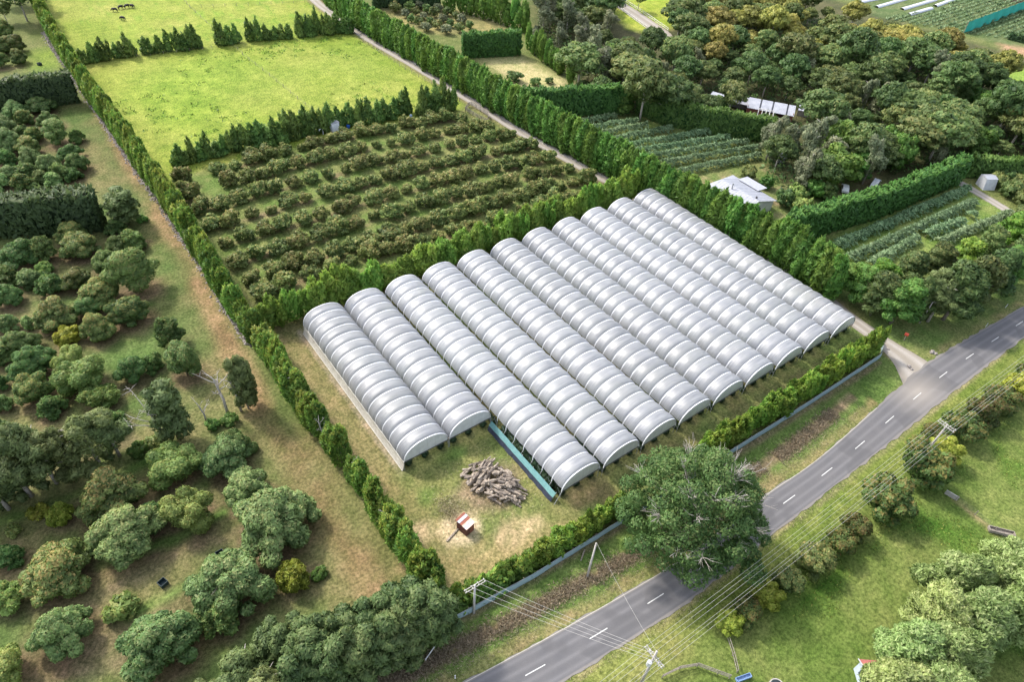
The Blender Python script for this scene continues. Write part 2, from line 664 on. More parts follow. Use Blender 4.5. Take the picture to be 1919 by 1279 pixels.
# large avocado trees of the left orchard: (px, py of the crown's foot, crown width in photo px, kind)
AVO = [(45, 512, 66, 'd'), (94, 500, 45, 't'), (140, 468, 55, 'b'), (225, 487, 50, 'd'), (220, 447, 35, 'd'),
       (155, 497, 70, 'b'), (150, 552, 55, 'b'), (88, 522, 30, 'l'), (258, 566, 85, 't'), (193, 592, 78, 'b'), (12, 540, 50, 'd'),
       (22, 585, 60, 'd'), (112, 632, 82, 'b'), (15, 628, 42, 'p'), (55, 620, 26, 'p'), (131, 652, 44, 'y'), (190, 648, 66, 'b'),
       (245, 624, 78, 'b'), (45, 672, 62, 'd'), (70, 722, 80, 'd'), (140, 708, 60, 'l'), (255, 727, 70, 'd'), (325, 662, 55, 't'),
       (352, 722, 70, 't'), (72, 767, 75, 'b'), (165, 748, 85, 'l'), (217, 812, 45, 'd'), (2, 737, 32, 'd'), (12, 777, 40, 'p'),
       (335, 912, 95, 'l'), (220, 982, 118, 'b'), (120, 988, 48, 'y'), (360, 1004, 100, 'l'), (432, 900, 90, 'p'), (470, 957, 95, 'p'),
       (520, 1036, 145, 'p'), (250, 1054, 135, 'p'), (118, 1122, 125, 'b'), (18, 1070, 60, 'd'), (20, 1145, 60, 'l'), (553, 1110, 70, 'y'),
       (437, 1146, 140, 'p'), (130, 1236, 125, 'p'), (310, 1262, 140, 'p'), (20, 1292, 95, 'l'), (420, 1185, 80, 'd'),
       (80, 222, 45, 'd'), (32, 228, 42, 'p'), (48, 240, 36, 'b'), (15, 264, 50, 'p'), (45, 267, 34, 'd'), (68, 274, 36, 'b'), (96, 252, 46, 'd'),
       (113, 284, 48, 't'), (147, 274, 27, 'd'), (22, 300, 60, 'p'), (57, 300, 46, 'b'), (135, 310, 42, 'd'), (149, 332, 46, 'd'), (62, 322, 46, 'p'),
       (15, 320, 42, 'd'), (95, 338, 50, 'p'), (115, 345, 42, 'd'), (24, 354, 46, 'p'), (53, 347, 42, 'd'), (104, 357, 36, 'p'), (81, 352, 32, 'p'),
       (48, 364, 42, 'b'), (140, 347, 36, 'd'), (2, 362, 42, 'p'), (12, 78, 42, 'b'), (30, 108, 40, 'b'), (12, 112, 46, 'b'), (40, 128, 36, 'b'), (3, 135, 36, 'b'),
       (172, 604, 56, 'd'), (8, 692, 50, 'd'), (102, 788, 52, 'd'), (192, 772, 56, 'l'), (252, 476, 44, 'd'), (205, 522, 58, 'd'), 
       (440, 872, 78, 'd'), (505, 985, 76, 'l'), (100, 560, 52, 'd'), (60, 545, 46, 'p'), (290, 700, 40, 'd'), (125, 728, 50, 'p'), (5, 830, 46, 'd'), (285, 1000, 66, 'd')]
AVO = [(a, b_, w_ * (1.02 if b_ < 870 else .98), k_) for a, b_, w_, k_ in AVO]
AVOW = []
for (ax, ay, aw, ak) in AVO:
    r_ = aw * mpp(ax, ay) / 2
    q = P(ax, ay - aw * .26)
    AVOW.append((q[0], q[1], r_, ak))

TRACK_C = px((95, 55), (150, 140), (205, 235), (265, 345), (320, 440), (375, 540), (440, 670), (500, 800), (560, 900), (630, 1000), (700, 1110))
ROAD_L = px((700, 1373), (870, 1279), (1060, 1176), (1250, 1066), (1345, 998), (1439, 925), (1545, 850), (1709, 704), (1762, 665), (1919, 573), (2070, 484))
ROAD_R = px((1000, 1312), (1057, 1279), (1168, 1210), (1280, 1136), (1359, 1076), (1426, 1020), (1530, 940), (1641, 853), (1775, 745), (1919, 634), (2080, 520))
DRIVE = px((540, -60), (590, 0), (632, 32), (680, 66), (765, 116), (870, 180), (1000, 262), (1150, 345), (1290, 420), (1420, 487), (1505, 532), (1600, 602), (1655, 642), (1700, 676), (1745, 722))


def smooth_line(pts, n=6):
    out = []
    for i in range(len(pts) - 1):
        p0 = pts[max(i - 1, 0)]
        p1, p2 = pts[i], pts[i + 1]
        p3 = pts[min(i + 2, len(pts) - 1)]
        for k in range(n):
            t = k / n
            out.append(tuple(.5 * ((2 * p1[c]) + (-p0[c] + p2[c]) * t + (2 * p0[c] - 5 * p1[c] + 4 * p2[c] - p3[c]) * t * t + (-p0[c] + 3 * p1[c] - 3 * p2[c] + p3[c]) * t ** 3) for c in (0, 1)))
    out.append(tuple(pts[-1]))
    return out


xs = np.concatenate([[-2500, -1200, -500, -220], np.arange(-130, -70, 4), np.arange(-70, 105, .7), np.arange(105, 200, 1.5), np.arange(200, 440, 4), [500, 700, 1200, 2500]])
ys = np.concatenate([[-2500, -1200, -500, -200], np.arange(-110, -60, 4), np.arange(-60, 130, .7), np.arange(130, 230, 1.5), np.arange(230, 360, 4), [450, 700, 1200, 2500]])
X, Y = np.meshgrid(xs, ys)
wob = (fbm(X, Y, 6, 1) - .5) * 5
wob2 = (fbm(X, Y, 2.5, 5) - .5) * 2.4
n1, n2, n3 = fbm(X, Y, 14, 20), fbm(X, Y, 4, 30), fbm(X, Y, 45, 40)
GC = np.zeros(X.shape + (3,))


def paint(mask, col, col2=None, var=None):
    c = np.array(col, float)
    if col2 is not None:
        v = (n2 if var is None else var)[..., None]
        v = np.clip((v - .32) / .36, 0, 1)
        c = c * (1 - v) + np.array(col2, float) * v
    GC[:] = GC * (1 - mask[..., None]) + c * mask[..., None]


G_MID, G_DRY, G_LUSH = (.095, .120, .036), (.200, .170, .080), (.070, .115, .030)
DIRT, TAN, LITTER = (.215, .150, .095), (.330, .250, .150), (.150, .105, .075)
paint(np.ones(X.shape), G_MID, (.125, .135, .05))
# upper paddocks
pad = [(-8.6, 122), (8, 124), (40, 124.5), (64, 123), (78, 121)] + px((870, 186), (668, 64), (596, -5), (520, -60), (60, -60)) + [(-10.5, 240), (-8.8, 195)]
pad_m = poly_mask(X, Y, pad, 1.5, wob2 * .5)
paint(pad_m, (.165, .215, .030), (.225, .235, .055), n1 * .6 + n2 * .4)
paint(pad_m * np.clip((n3 - .5) * 3, 0, 1) * .5, (.13, .20, .03))
cl = np.clip((fbm(X, Y, 2.2, 71) - .60) * 9, 0, 1) * np.clip((fbm(X, Y, 30, 9) - .40) * 5, 0, 1)
paint(pad_m * cl * .55, (.10, .20, .018))
lush = poly_mask(X, Y, px((200, 140), (330, 300), (420, 250), (470, 140), (430, 95)), 8, wob * 1.5)
paint(lush * pad_m * .40, (.115, .205, .018), (.18, .25, .03))
# middle orchard floor
orch = poly_mask(X, Y, px((335, 330), (870, 205), (1160, 350), (930, 445), (740, 520), (480, 560)), 2, wob2)
paint(orch, (.100, .150, .038), (.150, .152, .058))
# left orchard floor and track
lo = poly_mask(X, Y, [(-120, -20), (-9.6, -4), (-10.4, 70), (-11.2, 210), (-120, 240)], 1.2, wob2 * .4)
paint(lo, (.078, .118, .034), (.135, .125, .055), n1 * .5 + n2 * .5)
left_d = np.full(X.shape, 99.0)
for ax, ay, ar, ak in AVOW:
    left_d = np.minimum(left_d, np.hypot(X - ax, Y - ay) - ar)
paint(np.clip((1.6 - left_d + wob2 * 1.1) / 2.6, 0, 1) * lo * .85, (.115, .078, .052), (.145, .105, .062))
tr_d = seg_dist(X, Y, TRACK_C)
paint(np.clip((2.9 + wob * .35 - tr_d) / 2.4, 0, 1) * np.clip((n1 - .24) * 3.6, 0.35, 1) * .95, (.185, .122, .066), (.235, .160, .088))
paint(poly_mask(X, Y, px((500, 800), (620, 830), (720, 1090), (690, 1130), (560, 1010)), 5, wob) * .75, (.190, .122, .068), (.15, .125, .06))
green = poly_mask(X, Y, px((190, 680), (330, 620), (350, 650), (250, 700)), 6, wob)
paint(green * .8, (.085, .150, .040))
paint(poly_mask(X, Y, px((60, 100), (110, 90), (100, 125), (75, 128)), 5, wob) * .8, (.16, .23, .03))
# trodden strips between the rows of the lower left orchard
for strip in (px((180, 1120), (330, 1040), (560, 960)), px((60, 1260), (270, 1170), (420, 1080), (600, 1070)), px((0, 930), (120, 880), (240, 830)), px((60, 1279), (250, 1230))):
    d = seg_dist(X, Y, strip)
    paint(np.clip((1.6 + wob * .3 - d) / 1.6, 0, 1) * .7, (.165, .115, .072), (.14, .115, .068))
for strip in (px((190, 1060), (330, 1010), (420, 960)), px((250, 1150), (330, 1110), (400, 1050)), px((0, 980), (100, 945), (230, 890), (300, 850))):
    d = seg_dist(X, Y, strip)
    paint(np.clip((1.3 + wob * .3 - d) / 1.4, 0, 1) * .8, (.075, .150, .030), (.13, .17, .05))
# tunnel block, its sides and the yard in front
blk = poly_mask(X, Y, [(-6.3, -5.5), (88, -10), (98, -6), (92, 57), (-6, 62)], .8, wob2 * .5)
paint(blk, (.150, .128, .060), (.088, .118, .036), n1 * .4 + n2 * .6)
paint(poly_mask(X, Y, [(-6.2, 14), (-1.2, 14), (-1.2, 60), (-6.2, 60)], 1.0, wob2) * .75, (.165, .155, .065), (.22, .165, .085))
paint(poly_mask(X, Y, [(-.9, 16), (-.2, 16), (-.2, 56), (-.9, 56)], .5, wob2 * .4) * .9, (.33, .27, .22), (.24, .17, .12))
paint(poly_mask(X, Y, [(-6, -7), (17, -8), (17, 18), (-6, 18)], 1.5, wob2) * .85, (.105, .135, .042), (.190, .150, .068), n1 * .5 + n2 * .5)
paint(poly_mask(X, Y, [(0.5, 0.5), (8.5, -1.5), (17, 6), (13, 16), (0, 16.5)], 2.5, wob) * .55, (.110, .150, .042), (.16, .17, .06))
paint(poly_mask(X, Y, px((830, 1130), (860, 1090), (1010, 1030), (1060, 985), (960, 1010), (830, 1040)), 2.5, wob2) * .8, (.300, .215, .115), (.25, .20, .10))
for q_, r_, c_ in (((790, 1000), 3.0, TAN), ((960, 1000), 3.4, TAN), ((1090, 930), 3.0, (.24, .18, .09)), ((1000, 985), 2.2, (.35, .27, .16)), ((860, 850), 2.6, (.075, .135, .03)), ((800, 930), 2.2, (.08, .13, .03)), ((1110, 960), 2.4, (.09, .135, .035)), ((930, 880), 3.4, (.09, .14, .035)), ((760, 1060), 2.4, (.26, .19, .10))):
    cx_, cy_ = P(*q_)
    paint(np.clip((r_ + wob * .55 - np.hypot(X - cx_, (Y - cy_) * 1.3)) / 1.6, 0, 1) * .75, c_)
for k_ in range(5):
    a_ = P(770 + 26 * k_, 1120)
    paint(np.clip((.35 + wob2 * .12 - np.abs(np.hypot(X - P(872, 985)[0], Y - P(872, 985)[1]) - 5.6 - .9 * k_)) / .3, 0, 1) * (Y < P(872, 985)[1] + 2) * .30, (.12, .12, .05) if k_ % 2 else (.34, .26, .14))
sx, sy = P(872, 985)
dd = np.hypot((X - sx), (Y - sy))
dring = np.abs(np.hypot(X - sx + .4, Y - sy) - 4.8 + wob2 * .2)
paint(np.clip((.8 - dring) / .7, 0, 1) * .5, (.115, .130, .05))
paint(np.clip((3.4 + wob2 * .8 - np.hypot((X - sx + .8) * .9, Y - sy)) / 1.2, 0, 1) * .9, (.50, .41, .29), (.40, .31, .20))
lx, ly = P(920, 915)
paint(np.clip((1 + wob2 * .25 - np.hypot((X - lx) / 6.5, (Y - ly) / 4.6)) * 3, 0, 1) * .85, (.26, .195, .125), (.17, .125, .085))
# roadside verge, ditch bank, dry shoulder
vg = poly_mask(X, Y, [(-40, -30)] + ROAD_L[1:9] + px((1700, 690), (1650, 665), (1640, 690), (1380, 860), (1160, 1000), (825, 1190), (600, 1300), (430, 1400)), .6, wob2 * .3)
paint(vg, (.066, .122, .026), (.100, .138, .040), n1 * .5 + n2 * .5)
RL = smooth_line(ROAD_L)
RR = smooth_line(ROAD_R)
rl_d = seg_dist(X, Y, RL)
rr_d = seg_dist(X, Y, RR)
inroad = inside(X, Y, RL + RR[::-1])
along_ok = (X < 80)
paint(np.where(inroad, 0, np.clip((2.2 + wob2 * .9 - rl_d) / .9, 0, 1)) * (X < 78) * .9, (.215, .170, .085), (.135, .140, .052))
paint(np.where(inroad, 0, np.clip((1.3 + wob2 * .35 - np.abs(rl_d - 4.1)) / .9, 0, 1)) * (X < 76) * .95, (.125, .090, .060), (.20, .15, .095))
paint(np.clip((.8 + wob2 * .3 - seg_dist(X, Y, px((825, 1186), (1160, 992), (1380, 852), (1648, 680)))) / .7, 0, 1) * .8, (.19, .135, .095), (.14, .11, .07))
# road's far verge and the right-hand paddock
rp = poly_mask(X, Y, RR[3:] + [(240, -140), (60, -140), (0, -70), (-20, -60)], .5, wob2 * .2) * (~inroad)
paint(rp, (.082, .128, .026), (.128, .146, .045), n1 * .5 + n2 * .5)
paint(np.where(inroad, 0, np.clip((.9 + wob2 * .45 - rr_d) / .9, 0, 1)) * .85, (.27, .215, .13), (.18, .17, .08))
paint(np.where(inroad, 0, np.clip((5.5 + wob * .4 - rr_d) / 2.5, 0, 1)) * .55 * (rr_d > .7), (.115, .155, .028), (.15, .165, .042))
paint(poly_mask(X, Y, px((1060, 1279), (1280, 1150), (1290, 1230), (1200, 1300)), 3, wob) * .6, (.24, .20, .085), (.14, .16, .045))
lushp = np.clip((fbm(X, Y, 7, 91) - .5) * 4.5, 0, 1)
paint(rp * np.where(rr_d > 9, 1, 0) * lushp * .85, (.042, .102, .012), (.075, .128, .022))
paint(np.clip((.7 + wob2 * .3 - seg_dist(X, Y, px((1789, 936), (1889, 1020), (1919, 1045)))) / .8, 0, 1) * .8, (.25, .19, .11))
# driveway surrounds
dv = smooth_line(DRIVE)
dv_d = seg_dist(X, Y, dv)
paint(np.clip((3.6 + wob2 * .4 - dv_d) / 1.0, 0, 1) * .7, (.19, .145, .095), (.15, .15, .055))
# upper middle: small orchard, dry field, vine blocks, house lawn, forest floor, far fields
paint(poly_mask(X, Y, px((690, 8), (840, 8), (990, 55), (830, 66), (760, 50)), 2, wob2), (.15, .145, .065), (.22, .19, .08))
paint(poly_mask(X, Y, px((900, 112), (970, 105), (1080, 160), (1060, 172), (990, 170)), 2.5, wob2), (.40, .34, .18), (.29, .27, .13))
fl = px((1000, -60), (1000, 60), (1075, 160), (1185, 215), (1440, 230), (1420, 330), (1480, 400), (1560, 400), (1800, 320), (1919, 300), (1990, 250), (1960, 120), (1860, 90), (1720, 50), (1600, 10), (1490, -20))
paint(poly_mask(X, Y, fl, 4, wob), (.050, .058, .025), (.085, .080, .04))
vb = px((1080, 235), (1185, 215), (1430, 272), (1430, 330), (1330, 345), (1250, 320))
paint(poly_mask(X, Y, vb, 2, wob2), (.105, .150, .042), (.155, .165, .060))
paint(poly_mask(X, Y, px((1300, 335), (1440, 315), (1560, 360), (1560, 420), (1450, 420)), 3, wob), (.11, .15, .045), (.19, .155, .09))
paint(poly_mask(X, Y, px((1440, 322), (1520, 335), (1660, 320), (1640, 345), (1560, 355), (1470, 345)), 2, wob), (.20, .155, .095), (.10, .13, .04))
paint(poly_mask(X, Y, px((1560, 440), (1800, 345), (1900, 400), (1919, 420), (1560, 560)), 2, wob2), (.105, .170, .038), (.15, .18, .055))
paint(poly_mask(X, Y, px((1560, 620), (1919, 490), (1990, 470), (1990, 520), (1760, 662), (1690, 650)), 2, wob2), (.085, .135, .036), (.12, .14, .05))
paint(np.where(inroad, 0, np.clip((1.9 + wob2 * .5 - rl_d) / 1.0, 0, 1)) * (X > 98) * .8, (.20, .165, .085), (.13, .15, .05))
paint(poly_mask(X, Y, px((1141, 30), (1165, 0), (1220, -30), (1330, -30), (1290, 30), (1250, 55), (1200, 60)), 3, wob), (.20, .26, .03), (.25, .27, .05))
paint(poly_mask(X, Y, px((1540, -40), (2100, -60), (2100, 140), (1960, 120), (1880, 85), (1800, 60), (1640, 30)), 4, wob), (.072, .110, .040), (.110, .130, .058), n2)
paint(poly_mask(X, Y, px((1850, -40), (1940, -40), (1940, 12), (1919, 10), (1870, -3)), 2), (.07, .05, .04))
paint(poly_mask(X, Y, px((1870, 82), (1960, 95), (1960, 118), (1890, 102)), 2, wob2), (.30, .19, .12))
paint(poly_mask(X, Y, px((1885, 128), (1960, 120), (1960, 200), (1880, 195), (1870, 165)), 3, wob2), (.19, .27, .045), (.13, .20, .04))
for row in ORCH:
    dl = seg_dist(X, Y, row) if len(row) > 1 else 99
    paint(np.clip((1.5 + wob2 * .9 - dl) / 1.2, 0, 1) * np.clip((n2 - .25) * 3, 0.25, 1) * .8, (.190, .135, .090), (.15, .115, .07))
GC *= (1 + (n2[..., None] - .5) * .35 + (fbm(X, Y, 1.6, 63) - .5)[..., None] * .3)

nx, ny = len(xs), len(ys)
me = bpy.data.meshes.new("ground")
co = np.stack([X, Y, np.zeros_like(X)], -1).reshape(-1, 3)
me.vertices.add(nx * ny)
me.vertices.foreach_set("co", co.astype(np.float32).ravel())
ii = (np.arange(ny - 1)[:, None] * nx + np.arange(nx - 1)[None, :]).ravel()
quads = np.stack([ii, ii + 1, ii + nx + 1, ii + nx], 1).astype(np.int32)
nq = len(quads)
me.loops.add(nq * 4)
me.loops.foreach_set("vertex_index", quads.ravel())
me.polygons.add(nq)
me.polygons.foreach_set("loop_start", np.arange(0, nq * 4, 4, dtype=np.int32))
me.polygons.foreach_set("loop_total", np.full(nq, 4, dtype=np.int32))
ca = me.color_attributes.new("soil", 'FLOAT_COLOR', 'POINT')
ca.data.foreach_set("color", np.concatenate([np.clip(GC, .01, .9).reshape(-1, 3), np.ones((nx * ny, 1))], 1).astype(np.float32).ravel())
me.update()
mt, t, out = new_mat("grass_and_soil")
b = nd(t, "ShaderNodeBsdfPrincipled")
b.inputs["Roughness"].default_value = .9
b.inputs["Specular IOR Level"].default_value = .1
at = nd(t, "ShaderNodeAttribute", attribute_name="soil")
co_ = objco(t)
na, nb, nc = noise(t, 2.2, 5, .65, co_), noise(t, 9.0, 3, .6, co_), noise(t, .55, 4, .6, co_)
c = mix(t, ramp(t, na, .32, .68, 0, 1), (.52, .54, .50), (1.46, 1.44, 1.42))
c2 = mix(t, ramp(t, nb, .3, .7, 0, 1), (.60, .62, .58), (1.40, 1.38, 1.36))
c3 = mix(t, ramp(t, nc, .32, .68, 0, 1), (.74, .82, .70), (1.24, 1.18, 1.26))
c = mix(t, 1.0, at.outputs["Color"], c, 'MULTIPLY')
c = mix(t, 1.0, c, c2, 'MULTIPLY')
c = mix(t, 1.0, c, c3, 'MULTIPLY')
t.links.new(c, b.inputs["Base Color"])
bp = nd(t, "ShaderNodeBump")
bp.inputs["Strength"].default_value = .8
bp.inputs["Distance"].default_value = .12
t.links.new(na, bp.inputs["Height"])
t.links.new(bp.outputs[0], b.inputs["Normal"])
t.links.new(b.outputs[0], out.inputs[0])
me.materials.append(mt)
g = link("ground", me)
tag(g, "grassed farmland with worn tracks and bare soil", "ground", kind="structure")

# ---- sealed road
mt, t, out = new_mat("asphalt")
b = nd(t, "ShaderNodeBsdfPrincipled")
b.inputs["Roughness"].default_value = .8
b.inputs["Specular IOR Level"].default_value = .25
at = nd(t, "ShaderNodeAttribute", attribute_name="wear")
co_ = objco(t)
na, nb = noise(t, .35, 5, .6, co_), noise(t, 14, 3, .6, co_)
c = mix(t, at.outputs["Fac"], (.085, .084, .090), (.165, .160, .165))
c = mix(t, ramp(t, na, .35, .7, 0, .55), c, (.145, .138, .138))
wv = nd(t, "ShaderNodeTexVoronoi", feature='DISTANCE_TO_EDGE')
wv.inputs["Scale"].default_value = .23
t.links.new(co_, wv.inputs["Vector"])
c = mix(t, ramp(t, wv.outputs["Distance"], .0, .006, .18, 0), c, (.06, .06, .062))
np_ = noise(t, .12, 2, .5, co_)
c = mix(t, ramp(t, np_, .56, .60, 0, .5), c, (.085, .083, .086))
c = mix(t, ramp(t, nb, .35, .65, 0, .3), c, (.07, .07, .075))
ag = nd(t, "ShaderNodeAttribute", attribute_name="grit")
c = mix(t, ag.outputs["Fac"], c, (.36, .32, .27))
t.links.new(c, b.inputs["Base Color"])
t.links.new(b.outputs[0], out.inputs[0])


def resample(pts, n):
    d = [0]
    for a, bq in zip(pts, pts[1:]):
        d.append(d[-1] + math.hypot(bq[0] - a[0], bq[1] - a[1]))
    return [(float(np.interp(s, d, [p[0] for p in pts])), float(np.interp(s, d, [p[1] for p in pts]))) for s in np.linspace(0, d[-1], n)]


NL = 160
rl = resample(RL, NL)
# right edge: the point of RR nearest across from each left point
rr_f = resample(RR, 1200)
rr = []
for p in rl:
    rr.append(min(rr_f, key=lambda q: (q[0] - p[0]) ** 2 + (q[1] - p[1]) ** 2))
NC = 28
vs, wear, grit = [], [], []
jx, jy = P(1720, 735)
for a, c_ in zip(rl, rr):
    for k in range(NC + 1):
        f = k / NC
        x, y = a[0] + (c_[0] - a[0]) * f, a[1] + (c_[1] - a[1]) * f
        ej = 0
        if k in (0, NC):
            ej = (random.random() - .5) * .40 * (1 if k else -1)
            dl = math.hypot(c_[0] - a[0], c_[1] - a[1])
            x += (c_[0] - a[0]) / dl * ej
            y += (c_[1] - a[1]) / dl * ej
        vs.append((x, y, .05))
        wh = sum(math.exp(-((f - q) / .045) ** 2) for q in (.13, .36, .63, .86))
        wear.append(min(1, .25 + .65 * wh))
        dj = math.hypot((x - jx) / 9.0, (y - jy) / 6.5)
        g_ = max(0, 1 - dj) ** 1.4 * .6
        if f > .93 or f < .04:
            g_ = max(g_, .3)
        grit.append(g_)
fs = []
for i in range(NL - 1):
    for k in range(NC):
        q = i * (NC + 1) + k
        fs.append((q, q + 1, q + NC + 2, q + NC + 1))
me = bpy.data.meshes.new("road")
me.from_pydata(vs, [], fs)
me.attributes.new("wear", 'FLOAT', 'POINT').data.foreach_set("value", np.array(wear, np.float32))
me.attributes.new("grit", 'FLOAT', 'POINT').data.foreach_set("value", np.array(grit, np.float32))
me.materials.append(mt)
tag(link("road", me), "grey sealed country road with a dashed white centre line", "road", kind="structure")
# painted dashes (3 m long, every 10 m) and the worn pale edge line
white = plain("road_paint", (.62, .62, .60), (.36, .36, .35), 9, .7)
mid = [((a[0] + c_[0]) / 2, (a[1] + c_[1]) / 2) for a, c_ in zip(rl, rr)]
cuml = [0]
for a, c_ in zip(mid, mid[1:]):
    cuml.append(cuml[-1] + math.hypot(c_[0] - a[0], c_[1] - a[1]))


def at_len(line, cum, s):
    return (float(np.interp(s, cum, [p[0] for p in line])), float(np.interp(s, cum, [p[1] for p in line])))


s0 = min(range(len(mid)), key=lambda i: math.hypot(mid[i][0] - P(1233, 1119)[0], mid[i][1] - P(1233, 1119)[1]))
s0 = cuml[s0]
mb = MB()
k = -6
while True:
    s = s0 + k * 9.72
    k += 1
    if s < 2:
        continue
    if s > cuml[-1] - 4:
        break
    a, c_ = at_len(mid, cuml, s - 1.45), at_len(mid, cuml, s + 1.45)
    ang = math.atan2(c_[1] - a[1], c_[0] - a[0])
    nx_, ny_ = -math.sin(ang) * .062, math.cos(ang) * .062
    mb.add([(a[0] - nx_, a[1] - ny_, .056), (c_[0] - nx_, c_[1] - ny_, .056), (c_[0] + nx_, c_[1] + ny_, .056), (a[0] + nx_, a[1] + ny_, .056)], [(0, 1, 2, 3)])
tag(mb.build("centre_line", white), "dashed white centre line of the road", "road marking", kind="structure")
mb = MB()
worn = plain("edge_grit", (.42, .39, .34), (.30, .28, .25), 5, .8)
for i in range(0, NL - 1):
    if rl[i][0] > 76:
        break
    for e0, e1 in ((.012, .03),):
        p = [(rl[j][0] + (rr[j][0] - rl[j][0]) * e, rl[j][1] + (rr[j][1] - rl[j][1]) * e, .054) for j, e in ((i, e0), (i + 1, e0), (i + 1, e1), (i, e1))]
        mb.add(p, [(0, 3, 2, 1)])
tag(mb.build("edge_line", worn), "worn pale edge line of the road", "road marking", kind="structure")

# ---- gravel driveway
mt, t, out = new_mat("gravel")
b = nd(t, "ShaderNodeBsdfPrincipled")
b.inputs["Roughness"].default_value = .95
co_ = objco(t)
na, nb = noise(t, .6, 4, .6, co_), noise(t, 7, 4, .6, co_)
at = nd(t, "ShaderNodeAttribute", attribute_name="wear")
c = mix(t, at.outputs["Fac"], (.215, .185, .145), (.37, .345, .315))
c = mix(t, ramp(t, na, .3, .7, 0, .5), c, (.29, .255, .21))
c = mix(t, ramp(t, nb, .35, .65, 0, .35), c, (.17, .15, .13))
t.links.new(c, b.inputs["Base Color"])
t.links.new(b.outputs[0], out.inputs[0])


def strip_road(name, line, width, label, z=.04, flare=None):
    line = resample(smooth_line(line), 150)
    vs, fs, wr = [], [], []
    K = 12
    for i, p in enumerate(line):
        a, c_ = line[max(i - 1, 0)], line[min(i + 1, len(line) - 1)]
        d = math.hypot(c_[0] - a[0], c_[1] - a[1])
        nx_, ny_ = -(c_[1] - a[1]) / d, (c_[0] - a[0]) / d
        w = width * (flare(i / (len(line) - 1)) if flare else 1)
        for k in range(K + 1):
            f = k / K - .5
            e = random.uniform(-.12, .12) if k in (0, K) else 0
            vs.append((p[0] + nx_ * (w * f + e), p[1] + ny_ * (w * f + e), z))
            wr.append(min(1, .15 + sum(math.exp(-((f - q) / .1) ** 2) for q in (-.24, .24))))
    for i in range(len(line) - 1):
        for k in range(K):
            q = i * (K + 1) + k
            fs.append((q, q + 1, q + K + 2, q + K + 1))
    me = bpy.data.meshes.new(name)
    me.from_pydata(vs, [], fs)
    me.attributes.new("wear", 'FLOAT', 'POINT').data.foreach_set("value", np.array(wr, np.float32))
    me.materials.append(mt)
    return tag(link(name, me), label, "driveway", kind="structure")


strip_road("driveway", DRIVE, 3.7, "long gravel driveway beside the tall shelterbelt", .04, lambda f: 1 + 2.2 * max(0, (f - .955) / .045) ** 1.5)
strip_road("side_driveway", px((1790, 338), (1812, 350), (1850, 372), (1900, 402), (1990, 455)), 3.2, "short gravel drive past the white shed")
strip_road("lane", px((1120, -40), (1152, 0), (1190, 26), (1236, 58), (1246, 68)), 6.5, "pale lane beyond the wooded gully")
# ================================================================== TREES AND OTHER PLANTS
bark = plain("bark_grey", (.22, .19, .16), (.11, .09, .075), 6, .9, bump=.4)
bark_pale = plain("bark_pale", (.46, .42, .38), (.26, .23, .20), 5, .9, bump=.3)
deadwood = plain("dead_wood", (.50, .46, .42), (.30, .27, .25), 5, .9, bump=.3)

